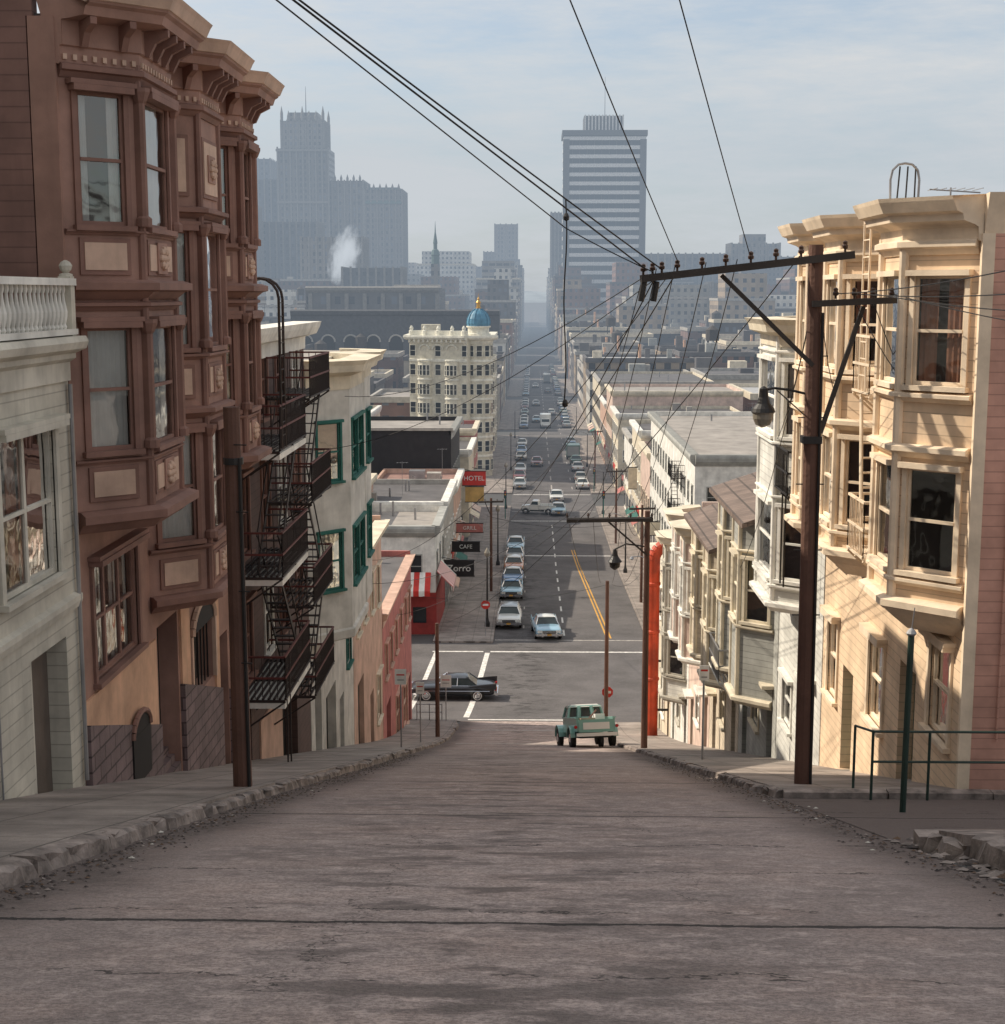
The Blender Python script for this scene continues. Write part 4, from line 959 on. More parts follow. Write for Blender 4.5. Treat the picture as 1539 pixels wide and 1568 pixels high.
o=blockbuilding('shop_building',-26,-13.7,107.5,125,-15.8,SALMON,CREAM,face='L'); o.finish()
o=blockbuilding('shop_building',-16,-7.2,118.2,133,-17.3,CONC,WHITE,face='L'); o.finish()
o=blockbuilding('shop_building',-15,-7.2,133.2,147,-18.0,SALMON,WHITE,face='L',roofm=mat('pink_roof',(.33,.2,.17),streak=0)); o.finish()
o=blockbuilding('dark_theatre_building',-25,-8.2,147.5,165,-14.2,BLACKW,GRAY2,face='L',shop=None,yfacewin=False,parap=.5); 
box(o,'coping',-25.2,-8.0,147.3,147.7,-13.69,-13.4,CONC); o.finish()
o=blockbuilding('shop_building',-19,-7.2,165.2,180,-18,CREAM,WHITE,face='L'); o.finish()
o=blockbuilding('shop_building',-17,-7.2,180.2,192.5,-17,REDW,CREAM,face='L'); o.finish()
def blade(name,x0,x1,y,z0,z1,m,m2=None,text=None,tc=SIGNW):
    o=Obj(name,((x0+x1)/2,y,z0)); box(o,'sign_box',x0,x1,y-.12,y+.12,z0,z1,m)
    box(o,'frame',x0-.05,x1+.05,y-.09,y+.09,z1,z1+.08,IRON); box(o,'frame',x0-.05,x1+.05,y-.09,y+.09,z0-.08,z0,IRON)
    rod(o,'brackets',(x0-1.2 if x0<0 else x1+1.2,y,z1+.5),((x0+x1)/2,y,z1),.03,IRON)
    root=o.finish()
    if text:
        cu=bpy.data.curves.new('lettering','FONT'); cu.body=text; cu.size=(z1-z0)*.62; cu.extrude=.01; cu.align_x='CENTER'; cu.align_y='CENTER'
        ob=bpy.data.objects.new('lettering',cu); COL.objects.link(ob); cu.materials.append(tc); ob.parent=root
        bpy.context.view_layer.update(); w=ob.dimensions.x
        if w>(x1-x0)*.86: cu.size*=(x1-x0)*.86/w
        ob.location=(0,-.14,(z1-z0)/2); ob.rotation_euler=(math.pi/2,0,0)
blade('neon_sign',-7.0,-4.6,115,-22.3,-21.1,BLACKW,text='Zorro')
blade('shop_sign',-7.1,-4.7,148,-19.3,-17.9,SIGNR,text='HOTEL'); blade('shop_sign',-6.8,-4.9,148,-21.0,-19.5,mat('sign_ochre',(.55,.36,.12)))
blade('shop_sign',-7.1,-4.6,128,-22.6,-21.8,BLACKW,text='CAFE'); blade('shop_sign',-7.1,-4.6,136,-22.2,-21.4,REDW,text='GRILL')
blade('shop_sign',-7.0,-6.0,160,-22.6,-20,GRN); blade('shop_sign',-7.0,-5.6,175,-22,-20.9,SIGNW,text='BAR',tc=SIGNR); blade('shop_sign',10.6,12,136,-22.4,-21.2,CREAM); blade('shop_sign',11,12,166,-22,-19.6,CREAM)
blade('shop_sign',10.8,12,118,-22.4,-21.4,SIGNR,text='BAR')
def lamp_post(x,y,h=5.0,arm=0):
    zb=prof(y)+.14; o=Obj('street_lamp',(x,y,zb)); rod(o,'post',(x,y,zb),(x,y,zb+h),.09,IRON,8,.05); lathe(o,'base',(x,y,zb),[(.2,0),(.2,.3),(.12,.5),(.09,.7)],IRON,8)
    if arm: tube(o,'arm',[(x,y,zb+h),(x+arm*.6,y,zb+h+.4),(x+arm,y,zb+h+.35)],.04,METAL); lathe(o,'lamp_head',(x+arm,y,zb+h+.1),[(.05,0),(.18,.1),(.1,.25),(.02,.3)],METAL,8)
    else: lathe(o,'lamp_head',(x,y,zb+h),[(.06,0),(.2,.15),(.24,.35),(.12,.6),(.03,.75)],MC['lamp_glass_grey'],10)
    o.finish()
for (x,y,a) in ((-3.4,110,0),(-3.4,145,0),(-3.4,190,0),(9.1,108,-1.6),(9.1,140,-1.6),(9.1,185,-1.6),(-3.4,235,0),(9.1,240,-1.6),(-3.4,290,1.6),(9.1,300,-1.6)): lamp_post(x,y,5.4,a)
for (x,y) in ((9.3,122),(9.3,160),(9.3,215),(-3.6,128)):
    farpole(x,y,prof(y)+8.5,(x-1.1,x+1.1),.13)
for (x,y) in ((-3.3,180),(8.9,180),(8.9,208)):
    zb=prof(y)+.14; o=Obj('traffic_light',(x,y,zb)); rod(o,'post',(x,y,zb),(x,y,zb+3.2),.06,GRN,8); box(o,'signal_head',x-.17,x+.17,y-.2,y+.1,zb+2.6,zb+3.6,IRON)
    for k in range(3): rod(o,'lenses',(x,y-.2,zb+2.78+k*.3),(x,y-.26,zb+2.78+k*.3),.1,[GRN,PAINTY,SIGNR][k],8)
    o.finish()

o=blockbuilding('white_hotel',12.2,26,109,150,-12.4,WHITE,GRAY2,roofm=ROOFP,face='R',every=2.6,sh=3.1,wh=1.5,ww=.85); o.finish()
fire_escape('fire_escape',-1,12.2,116,119,[-14.5,-17.6,-20.7],1.1,IRON,IRON)
for (a,b,zt,m,t) in ((150.2,163,-17,PINKP,CREAM),(163.2,178,-15.5,CREAM,WHITE),(178.2,193,-17.5,WHITE,CONC),(207,222,-17,CREAM,WHITE),(222.2,240,-15,PINKP,CREAM),(240.2,262,-18,SALMON,WHITE),(262.2,296,-16.5,CREAM,CONC)):
    o=blockbuilding('brick_shop_building',12.2,12.2+R.uniform(14,22),a,b,zt+R.uniform(-.6,.6),m,t,face='R'); o.finish()
for (x0,x1,a,b,zt,m) in ((27,42,108,130,-14,PINKP),(27,45,131,160,-16,CREAM),(30,52,165,193,-14,CONC),(46,64,108,140,-15,WHITE),(46,60,142,162,-12,CREAM),(66,84,110,150,-14,SALMON),(20.5,34,60,79,-11.5,CREAM),(20.5,36,40,58,-8.5,CONC),(38,52,55,79,-13,PINKP)):
    o=blockbuilding('town_building',x0,x1,a,b,zt,m,WHITE,face='R',corn=.2); o.finish()
for (x0,x1,a,b,zt,m) in ((-42,-28,107.5,130,-15,CREAM),(-60,-44,107.5,140,-13,SALMON),(-40,-27,131,160,-16,CONC),(-38,-20,166,192,-15,CREAM),(-60,-40,165,192,-13,WHITE),(-34,-20,60,79,-15,CONC),(-36,-20.5,40,58,-9,CREAM)):
    o=blockbuilding('town_building',x0,x1,a,b,zt,m,WHITE,face='L',corn=.2); o.finish()

# ================================================================ flatiron building with dome
o=Obj('flatiron_building',(-14,232,prof(232)))
FC=mat('glazed_cream_tile',(.68,.63,.50),streak=.25); FT=mat('glazed_white_tile',(.78,.75,.64),streak=.1)
zt=-6.7; zb=prof(230)-.5
A=(-19.2,229.5); B=(-10.0,225.5); C=(-6.8,232); D=(-6.8,250); E=(-19.2,250)
vs=[(p[0],p[1],z) for z in (zb,zt) for p in (A,B,C,D,E)]
o.add('walls',vs,[(0,1,2,3,4),(5,6,7,8,9)]+[(i,(i+1)%5,5+(i+1)%5,5+i) for i in range(5)],FC)
cx,cy,cr=-8.35,228.3,2.15
lathe(o,'corner_tower',(cx,cy,0),[(cr,zb),(cr,zt)],FC,20)
def arcw(k,z0,z1):
    for i in range(k):
        t=math.radians(180+10+ (i+.5)*170/k); n=Vector((math.cos(t),math.sin(t))); c=Vector((cx,cy))+n*cr
        U=Vector((-n.y,n.x)); Fq=(c-U*.45,U,n,.9); flatwin(o,Fq,.05,.85,z0,z1,FT)
FF=frame(A,B,1); FR=frame(C,D,1)
nf=7; sh=(zt-zb-1.5)/nf
def fbay(F,uc,w):
    c=F[0]+F[1]*uc; segs=6; pts=[]
    for i in range(segs+1):
        t=math.pi*i/segs; q=c-F[1]*math.cos(t)*w/2+F[2]*math.sin(t)*.8; pts.append((q.x,q.y))
    z0=zb+sh*1.25; z1=zt-sh*1.25; n=len(pts)
    o.add('oriels',[(x,y,z) for z in (z0,z1) for x,y in pts],[tuple(range(n)),tuple(range(n,2*n))]+[(i,i+1,n+i+1,n+i) for i in range(n-1)],FC)
    for f in range(nf-2):
        z=zb+sh*(f+1)+sh*.55
        for a,b in zip(pts[1:-1],pts[2:-1]):
            Fq=frame(a,b,1); flatwin(o,Fq,.08,Fq[3]-.08,z,z+sh*.52,FT)
        sweep(o,'belts',pts,1,[(-.02,z+sh*.72),(.1,z+sh*.74),(.1,z+sh*.8),(-.02,z+sh*.83)],FT)
for uc in (FF[3]*.27,FF[3]*.74): fbay(FF,uc,2.4)
for uc in (4,9.5,15): fbay(FR,uc,2.6)
for f in range(nf):
    z=zb+sh*f+sh*.55
    for uu in (.06,.5,.96): 
        c=FF[3]*uu; flatwin(o,FF,max(.1,c-.45),min(FF[3]-.1,c+.45),z,z+sh*.55,FT)
    for uu in (1.2,6.8,12.3,17): flatwin(o,FR,uu-.45,uu+.45,z,z+sh*.55,FT)
    arcw(5,z,z+sh*.55)
    lathe(o,'belts',(cx,cy,0),[(cr-.02,z+sh*.68),(cr+.12,z+sh*.7),(cr+.12,z+sh*.78),(cr-.02,z+sh*.82)],FT,20)
    if f in (0,5): sweep(o,'belts',[A,B],1,[(-.02,z+sh*.68),(.15,z+sh*.7),(.18,z+sh*.82),(-.02,z+sh*.84)],FT)
for uc in (FF[3]*.27,FF[3]*.74,FF[3]*.5):
    z=zb+sh*6+sh*.9; pts=[fpt(FF,uc+.9*math.cos(t),.12,z+.7*math.sin(t)) for t in [math.pi*i/8 for i in range(9)]]; tube(o,'arches',pts,.14,FT)
CP=[(-.02,zt-.9),(.15,zt-.8),(.2,zt-.4),(.8,zt-.25),(.95,zt+.05),(.9,zt+.35),(-.4,zt+.35)]
sweep(o,'cornice',[(-19.2,250),A,B],1,CP,FT); sweep(o,'cornice',[C,D],1,CP,FT)
lathe(o,'cornice',(cx,cy,0),[(cr,zt-.9),(cr+.2,zt-.4),(cr+.8,zt-.25),(cr+.95,zt+.05),(cr+.9,zt+.35),(.5,zt+.35)],FT,24)
for k in range(12): fbox(o,'cornice_blocks',FF,.3+k*.8,.55+k*.8,.1,.75,zt-.65,zt-.27,FT)
for uu in (.3,2.6,5.0,7.4,9.4): 
    p=fpt(FF,uu,-.2,zt+.35); lathe(o,'finials',p,[(.4,0),(.4,.7),(.25,.8),(.3,1.1),(.1,1.5)],FT,8)
fbox(o,'parapet',FF,0,FF[3],-.4,-.1,zt+.35,zt+1.1,FT)
DOME=mat('blue_green_copper',(.08,.25,.38),streak=.4,rough=.5); GOLD=mat('gilding',(.6,.35,.08),rough=.4,metal=.6,streak=0)
lathe(o,'drum',(cx,cy,0),[(1.9,zt+.3),(1.9,zt+.6),(1.65,zt+.7),(1.65,zt+1.5),(1.9,zt+1.6),(1.9,zt+1.8)],FT,20)
lathe(o,'dome',(cx,cy,0),[(1.72,zt+1.8),(1.8,zt+2.2),(1.72,zt+2.9),(1.4,zt+3.6),(.95,zt+4.1),(.5,zt+4.4),(.4,zt+4.5)],DOME,20)
for i in range(10):
    t=2*math.pi*i/10; pts=[(cx+r*math.cos(t),cy+r*math.sin(t),zt+z) for r,z in ((1.76,1.9),(1.84,2.2),(1.76,2.95),(1.43,3.65),(.97,4.15),(.5,4.45))]; tube(o,'dome_ribs',pts,.05,DOME)
lathe(o,'lantern',(cx,cy,zt+4.45),[(.45,0),(.45,.15),(.3,.2),(.3,.8),(.42,.9),(.38,1.0),(.15,1.3),(.18,1.45),(.04,1.8),(.03,2.3)],GOLD,10)
box(o,'roof_gear',-18,-15,238,241,zt,zt+1.8,FC); box(o,'roof',-19,-7,232.5,249.8,zt,zt+.08,ROOFP)
o.finish()

# ================================================================ city fabric
FM=[facade('facade_cream',(.48,.42,.34)),facade('facade_brick',(.24,.14,.11),2.6,3.3),facade('facade_grey',(.26,.26,.25),3.2,3.5),facade('facade_white',(.56,.54,.49),2.8,3.2),facade('facade_tan',(.36,.28,.2),3.4,3.6),facade('facade_dark',(.12,.11,.11),2.4,3.3),facade('facade_dark_brick',(.16,.10,.085),3,3.5),facade('facade_pale_strip',(.46,.43,.39),4.0,3.6,(.08,.92),(.35,.75))]
ROOFS=[ROOF,ROOFP,mat('silver_roof',(.42,.42,.42),streak=0,bump=0),ROOF,ROOF,mat('brown_roof',(.15,.105,.085),streak=0,bump=0)]
def cityb(x0,x1,y0,y1,h,name='city_building',m=None,gear=True,zb=None,setback=None):
    zb=prof((y0+y1)/2)-.5 if zb is None else zb; z1=zb+h
    o=Obj(name,((x0+x1)/2,(y0+y1)/2,zb)); m=m or R.choice(FM)
    box(o,'walls',x0,x1,y0,y1,zb,z1,m); rm=R.choice(ROOFS)
    box(o,'roof',x0+.4,x1-.4,y0+.4,y1-.4,z1,z1+.1,rm)
    trim=R.choice([CONC,CREAM,ROOF,ROOF,CONC])
    for a in ((x0-.2,x1+.2,y0-.2,y0+.35),(x0-.2,x1+.2,y1-.35,y1+.2),(x0-.2,x0+.35,y0+.35,y1-.35),(x1-.35,x1+.2,y0+.35,y1-.35)): box(o,'parapet',a[0],a[1],a[2],a[3],z1-.3,z1+.7,trim)
    if h>22 and R.random()<.5: 
        box(o,'setback',x0+3,x1-3,y0+3,y1-3,z1+.1,z1+R.uniform(4,11),m)
    if gear:
        for i in range(R.randint(0,3)):
            w=R.uniform(.6,min(4,(x1-x0)*.3)); cx_=R.uniform(x0+w,x1-w); cy_=R.uniform(y0+1,max(y0+1.1,y1-4)); box(o,'penthouse',cx_-w/2,cx_+w/2,cy_,cy_+w,z1,z1+R.uniform(1,3.5),R.choice([CONC,ROOF,ROOF,GRAY2,CREAM]))
        if R.random()<.25: 
            rod(o,'flue',((x0+x1)/2,y0+2,z1),((x0+x1)/2,y0+2,z1+R.uniform(2,6)),.35,STUC,8)
        if R.random()<.14:
            cx_=(x0+x1)/2; cy_=(y0+y1)/2
            for dx in (-1,1):
                for dy in (-1,1): rod(o,'tank_legs',(cx_+dx,cy_+dy,z1),(cx_+dx,cy_+dy,z1+3),.12,IRON,4)
            lathe(o,'water_tank',(cx_,cy_,z1+3),[(1.6,0),(1.6,2.6),(.1,3.6)],DWOOD,12)
        if R.random()<.3: rod(o,'aerial',(x1-2,y0+3,z1),(x1-2,y0+3,z1+R.uniform(3,7)),.07,IRON,4)
    o.finish(single=True)
def front(side,ya,yb,hr):
    y=ya
    while y<yb-4:
        w=min(R.uniform(9,22),yb-y); h=R.uniform(*hr); d=R.uniform(14,26)
        if side<0: cityb(-7.2-d,-7.2,y,y+w-.05,h)
        else: cityb(12.2,12.2+d,y,y+w-.05,h)
        y+=w
front(-1,251,296,(10,15))
for (a,b,hr) in ((310,400,(10,17)),(414,500,(10,18)),(515,600,(12,22)),(615,700,(14,28)),(715,800,(18,34)),(815,1000,(20,40)),(1015,1300,(25,50))):
    front(-1,a,b,hr); front(1,a,b,hr)
def hr_for(y):
    if y<300: return (9,13)
    if y<420: return (9,16)
    if y<560: return (10,21)
    if y<750: return (14,29)
    if y<1000: return (18,38)
    return (22,50)
y=207
while y<1500:
    d=R.uniform(16,30) if y<600 else R.uniform(30,60)
    for side in (-1,1):
        x=34 if y<620 else 40
        lim=y*.36+20
        while x<lim:
            w=R.uniform(12,26) if y<600 else R.uniform(18,42)
            if R.random()<.9:
                hh=R.uniform(*hr_for(y)); xa,xb=(x,x+w-1) if side>0 else (-x-w+1,-x)
                cityb(xa,xb,y,y+d-2,hh)
            x+=w+(8 if R.random()<.15 else 0)
    y+=d+(12 if R.random()<.3 else 0)
# long dark arcaded hall behind the domed flatiron building
DKH=mat('dark_masonry',(.075,.075,.08),streak=.3)  # very dark wall colour with faint streaks
o=Obj('arcaded_hall',(-36,405,-29)); box(o,'walls',-66,-9,401.5,412.5,-29.5,-4.6,DKH); box(o,'roof',-65.5,-9.5,402,412,-4.6,-4.4,ROOF)
sweep(o,'cornice',[(-66,401.5),(-9,401.5)],1,[(-.1,-6.0),(.4,-5.6),(.6,-4.6),(-.3,-4.2)],DKH)
for i in range(9):
    xc=-62+i*6.2; box(o,'arch_openings',xc-1.9,xc+1.9,401.35,401.45,-24,-13,DARK)
    pts=[(xc+1.9*math.cos(t),401.35,-13+1.9*math.sin(t)) for t in [math.pi*k/8 for k in range(9)]]; o.add('arch_openings',pts,[tuple(range(9))],DARK); tube(o,'arch_mouldings',pts,.25,CONC)
o.finish()

# ---- landmark towers
TW=facade('tower_stone',(.20,.185,.17),3.2,3.9,(.3,.7),(.2,.75)); TG=facade('tower_grey',(.12,.125,.135),3.4,3.8)
TPIER=mat('tower_pier_stone',(.23,.215,.195),streak=.2,bump=0)
def tower(name,x0,x1,y0,dpt,zt,m,crown=None,steps=()):
    zb=-30; o=Obj(name,((x0+x1)/2,y0+dpt/2,zb)); box(o,'shaft',x0,x1,y0,y0+dpt,zb,zt,m)
    k=max(3,int((x1-x0)/4)); 
    for i in range(k+1):
        x=x0+(x1-x0)*i/k; box(o,'piers',x-.5,x+.5,y0-.6,y0-.003,zb,zt+.8,TPIER)
        y=y0+dpt*i/k
        box(o,'piers',x0-.6,x0-.003,y-.5,y+.5,zb,zt+.8,TPIER); box(o,'piers',x1+.003,x1+.6,y-.5,y+.5,zb,zt+.8,TPIER)
    box(o,'roof',x0+.5,x1-.5,y0+.5,y0+dpt-.5,zt,zt+.2,ROOF)
    return o
o=tower('gothic_office_tower',-168,-139.5,1000,28,114,TW)
for i in range(7):
    x=-167.5+i*4.6
    for yv in (1000,1027): lathe(o,'pinnacles',(x,yv,114),[(1.0,0),(1.0,3.5 if i%3 else 5),(0,7 if i%3 else 10)],TPIER,6)
box(o,'crown',-163,-144,1004,1024,114,120,TW); rod(o,'mast',(-153,1012,120),(-153,1012,138),.35,IRON,6,.1); 
box(o,'lower_setback',-171,-136.5,998,1030,-30,96,TW)
for i in range(9): box(o,'piers',-171+i*4.25,-170+i*4.25,997.3,997.98,-30,97,TPIER)
for zz in (94,60,30): box(o,'string_course',-171.5,-136,996.9,997.28,zz,zz+1.6,TPIER)
o.finish()
for (a,b,z) in ((-139,-114,75),(-113,-88,69)):
    o=tower('gothic_office_wing',a,b,1002,40,z,TW)
    for i in range(6): lathe(o,'pinnacles',(a+2+i*(b-a-4)/5,1002,z),[(.8,0),(.8,2),(0,4.5)],TPIER,6)
    if z<72: o.add('mansard',[(a,1001,z-9),(b,1001,z-9),(b-2,1006,z+2),(a+2,1006,z+2),(b,1041,z-9),(b-2,1036,z+2),(a,1041,z-9),(a+2,1036,z+2)],[(0,1,2,3),(1,4,5,2),(4,6,7,5),(6,0,3,7),(3,2,5,7)],mat('copper_green_roof',(.08,.14,.13),streak=0))
    o.finish()
tower('office_tower',-194,-172,1004,30,76,TG).finish(); tower('office_tower',-215,-197,1120,25,100,TG).finish()
tower('office_block',-160,-128,880,30,42,TG).finish(); tower('office_block',-125,-92,800,30,30,TW).finish(); tower('office_block',-196,-160,850,25,50,TG).finish()
tower('office_tower',-33,-13.5,1300,20,60,TW).finish(); tower('office_tower',-40,-31,1220,15,34,TW).finish(); tower('office_tower',-62,-42,1220,20,22,TW).finish()
tower('office_tower',12.6,20,1005,20,54,TW).finish()
tower('office_block',68,118,905,30,24,TG).finish()
o=tower('office_tower',121,150,905,25,30,TW); box(o,'penthouse',128,142,909,925,30,36,TW); o.finish()
tower('office_block',-90,-62,700,25,12,TG).finish(); tower('office_block',85,110,700,30,5,TW).finish(); tower('office_block',150,190,900,30,22,TW).finish()
o=Obj('hall_building',(-58,520,-29)); box(o,'walls',-80,-33,520,560,-29.5,2,facade('facade_hall',(.12,.115,.115),5,4.5,(.3,.7),(.2,.8))); box(o,'roof',-79,-34,521,559,2,2.2,ROOF)
sweep(o,'cornice',[(-80,520),(-33,520)],1,[(-.1,.3),(.8,1.2),(1,2.2),(-.5,2.6)],TPIER)
for i in range(8): box(o,'pilasters',-79+i*6.4,-77.6+i*6.4,519.5,519.99,-29,.2,TPIER)
o.finish()
o=Obj('modern_office_tower',(40,862,-29))
TWH=mat('precast_white',(.74,.73,.70),streak=.1,bump=0); TWG=mat('tower_dark_glazing',(.02,.03,.045),rough=.3,streak=0,bump=0)
TCD=mat('tower_corner_dark',(.12,.125,.13),streak=0)
x0,x1,y0,y1=17.4,64,850,880; box(o,'core',x0+1.0,x1-1.0,y0+1.0,y1-1.0,-29.5,88,TWG)
n=23; hgt=(86+29)/n
for i in range(n+1):
    z=-29+i*hgt; box(o,'spandrels',x0,x1,y0,y1,z,z+hgt*.42,TWH)
for i in range(10):
    x=x0+5+(x1-x0-9)*i/9; box(o,'mullions',x-.2,x+.2,y0+.6,y0+1.1,-29,86,TCD)
for (xa,ya) in ((x0,y0),(x1-3,y0)): box(o,'corner_shafts',xa-.3,xa+3.3,ya-.4,ya+3,-29,86.5,TCD)
box(o,'soffit',x0+1,x1-1,y0+1,y1-1,86.3,88.5,TWG); box(o,'roof_slab',x0-.8,x1+.8,y0-.8,y1+.8,88.5,91.5,TCD)
box(o,'penthouse',29,51.5,y0+5,y1-5,91.5,100,TCD)
for i in range(12): box(o,'penthouse_fins',29.3+i*1.95,30.1+i*1.95,y0+4.2,y0+5,91.5,100.5,TWH)
rod(o,'mast',(41,860,100),(41,860,122),.18,IRON,5,.08); o.finish()
o=Obj('church_steeple',(-46,700,-20)); box(o,'tower',-48,-44,700,704,-29,14,TW)
lathe(o,'belfry',(-46,702,14),[(1.9,0),(1.9,4),(2.2,4.2),(1.5,6.5),(.9,7),(.9,9.5),(1.1,9.6),(.3,15),(.05,20)],MC['copper_green_roof'],10); o.finish()
o=Obj('distant_hills',(0,5200,-29)); vs=[];fs=[]
for i in range(61):
    x=-3600+i*120; h=18+26*math.sin(i*.31)+18*math.sin(i*.13+2)+8*math.sin(i*.9); h=max(4,h)
    vs+=[(x,5000,-30),(x,5300,-30+h+18),(x,6200,-30)]
for i in range(60):
    for k in range(2): a=i*3+k; fs.append((a,a+1,a+4,a+3))
o.add('slopes',vs,fs,mat('hill_scrub',(.3,.33,.34),scale=.01,streak=0,bump=0)); o.smooth.add('distant_hills'); o.finish(single=True)

# ================================================================ vehicles
TIRE=mat('tyre_rubber',(.02,.02,.02),rough=.85,streak=0,bump=0); WW=mat('whitewall',(.7,.7,.68),streak=0,bump=0); CGL=darkglass('car_glass',(.03,.045,.05))
LAMP=mat('headlamp_glass',(.7,.7,.65),rough=.1,streak=0,bump=0); TAIL=mat('tail_lamp_red',(.45,.02,.02),rough=.2,streak=0,bump=0)
def paint(nm,c): return mat(nm,c,rough=.28,var=.04,streak=0,bump=0,coat=.8)
def wheel(o,x,y,r=.36,w=.2,ww=True):
    s=1 if x>0 else -1
    rod(o,'wheels',(x-s*w,y,r),(x,y,r),r,TIRE,20)
    if ww: rod(o,'wheels',(x,y,r),(x+s*.006,y,r),r*.74,WW,20); rod(o,'wheels',(x,y,r),(x+s*.008,y,r),r*.6,TIRE,20)
    rod(o,'hubcaps',(x+s*.009,y,r),(x+s*.025,y,r),r*.5,CHROME,16,r*.35)
def car(name,loc,heading,bodym,roofm=None,wagon=False,fins=True,scale=1,pitch=0):
    o=Obj(name,loc,rot=(pitch,0,heading)); roofm=roofm or bodym
    S=[(-2.62,.72,.42,.82,.62,.66,.80),(-2.5,.86,.32,.94,.62,.80,.93),(-1.9,.91,.27,.99,.62,.86,.97),(-1.0,.93,.25,1.0,.62,.88,.98),(.0,.93,.25,1.0,.62,.88,.96),(1.0,.93,.25,1.0,.62,.86,.96),(1.9,.91,.28,.98,.62,.80,.93),(2.45,.86,.34,.94,.62,.74,.86),(2.6,.76,.42,.84,.62,.62,.76)]
    vs=[];fs=[]; n=10
    for (y,wb,zb,wm,zm,wt,zt) in S:
        half=[(wb,zb),(wm,zm-.12),(wm,zm+.1),((wt+wm)/2+.02,zt-.02),(wt*.55,zt+.02)]
        ring=[(x,y,z) for x,z in half]+[(-x,y,z) for x,z in reversed(half)]
        vs+=ring
    for j in range(len(S)-1):
        for i in range(n): a=j*n+i; b=j*n+(i+1)%n; fs.append((a,b,b+n,a+n))
    fs.append(tuple(range(n))); fs.append(tuple(range((len(S)-1)*n,len(S)*n)))
    o.add('body',vs,fs,bodym); o.smooth.add('body'); o.sub.add('body')
    yb0,yt0=(-1.55,-.95) if not wagon else (-2.45,-2.2); yb1,yt1=1.0,.38
    zb,zt=.94,1.40; wb,wt=.84,.64
    c=[(-wb,yb0,zb),(wb,yb0,zb),(wb,yb1,zb),(-wb,yb1,zb),(-wt,yt0,zt),(wt,yt0,zt),(wt,yt1,zt),(-wt,yt1,zt)]
    o.add('windows',c,[(0,1,5,4),(1,2,6,5),(2,3,7,6),(3,0,4,7)],CGL)
    for i in range(4): rod(o,'pillars',c[i],c[i+4],.04,bodym if i<2 else CHROME,6)
    for s in (-1,1):
        for yy0 in ((-.3,) if not wagon else (-.3,-1.4)): rod(o,'pillars',(s*(wb+.005),yy0,zb),(s*(wt+.005),yy0-.02,zt),.03,CHROME,6)
        rod(o,'trim',(s*wb,yb0,zb+.01),(s*wb,yb1,zb+.01),.02,CHROME,5)
        rod(o,'trim',(s*1.0,-2.3,.66),(s*1.0,2.2,.66),.018,CHROME,5)
    rv=[];rf=[]
    ry=[yt0-.08,yt0+.15,(yt0+yt1)/2,yt1-.1,yt1+.08]; rh=[.0,.07,.1,.07,.0]
    for a,h in zip(ry,rh): rv+=[(-wt-.03,a,zt-.01),(-wt*.6,a,zt+h*.9),(0,a,zt+h+.01),(wt*.6,a,zt+h*.9),(wt+.03,a,zt-.01)]
    for j in range(4):
        for i in range(4): a=j*5+i; rf.append((a,a+1,a+6,a+5))
    rf.append((0,1,2,3,4)); rf.append((20,21,22,23,24)); rf.append((0,4,24,20))
    o.add('roof',rv,rf,roofm); o.smooth.add('roof')
    for s in (-1,1):
        for yw in (-1.55,1.6):
            rod(o,'wheel_arches',(s*.90,yw,.40),(s*.985,yw,.40),.43,DARK,20); wheel(o,s*.995,yw)
        if fins:
            o.add('fins',[(s*.97,-2.7,.75),(s*.97,-1.0,.93),(s*.86,-2.7,.75),(s*.86,-1.0,.93),(s*.93,-2.72,1.12),(s*.9,-2.3,1.1),(s*.90,-1.0,.97)],[(0,1,6,5,4),(2,3,6,5,4),(0,2,4),(1,3,6)],bodym)
        for dx in (.58,.76): rod(o,'headlights',(s*dx,2.52,.68),(s*dx,2.66,.68),.095,LAMP,12); rod(o,'headlights',(s*dx,2.5,.68),(s*dx,2.62,.68),.115,CHROME,12)
        rod(o,'taillights',(s*.84,-2.6,.74),(s*.84,-2.72,.74),.09,TAIL,10)
    box(o,'bumpers',-.95,.95,2.6,2.76,.38,.54,CHROME); box(o,'bumpers',-.95,.95,-2.8,-2.64,.38,.54,CHROME)
    for s in (-1,1): box(o,'bumpers',s*.5-.06,s*.5+.06,2.74,2.84,.32,.62,CHROME); box(o,'bumpers',s*.96-.03,s*.96+.03,2.2,2.7,.4,.52,CHROME)
    box(o,'grille',-.52,.52,2.56,2.65,.55,.75,IRON)
    for k in range(4): box(o,'grille',-.52,.52,2.64,2.67,.56+.05*k,.575+.05*k,CHROME)
    box(o,'plate',-.16,.16,-2.72,-2.70,.6,.72,PAINTY); box(o,'plate',-.16,.16,2.85,2.86,.42,.54,PAINTY)
    return o.finish(local=True)
def slope(y): return math.atan((prof(y+1.5)-prof(y-1.5))/3)
def park(name,x,y,face,col,roof=None,wagon=False,fins=True,turn=0):
    h=0 if face>0 else math.pi
    p=slope(y)*(1 if face>0 else -1)
    return car(name,(x,y,prof(y)+.01),h+turn,col,roof,wagon,fins,pitch=p)
BLK=paint('black_car_paint',(.015,.017,.022)); WHT=paint('white_car_paint',(.72,.72,.68)); LBL=paint('light_blue_car_paint',(.30,.50,.62)); BLU=paint('blue_car_paint',(.07,.18,.36)); GRYC=paint('grey_car_paint',(.30,.32,.33)); TEAL=paint('teal_car_paint',(.20,.40,.35)); ORG=paint('orange_car_paint',(.5,.18,.06)); MAR=paint('maroon_car_paint',(.2,.03,.03)); GRNC=paint('green_car_paint',(.10,.2,.16)); BEI=paint('beige_car_paint',(.5,.45,.36))
car('black_sedan',(-4.85,88,prof(88)+.01),math.radians(90),BLK,BLK)
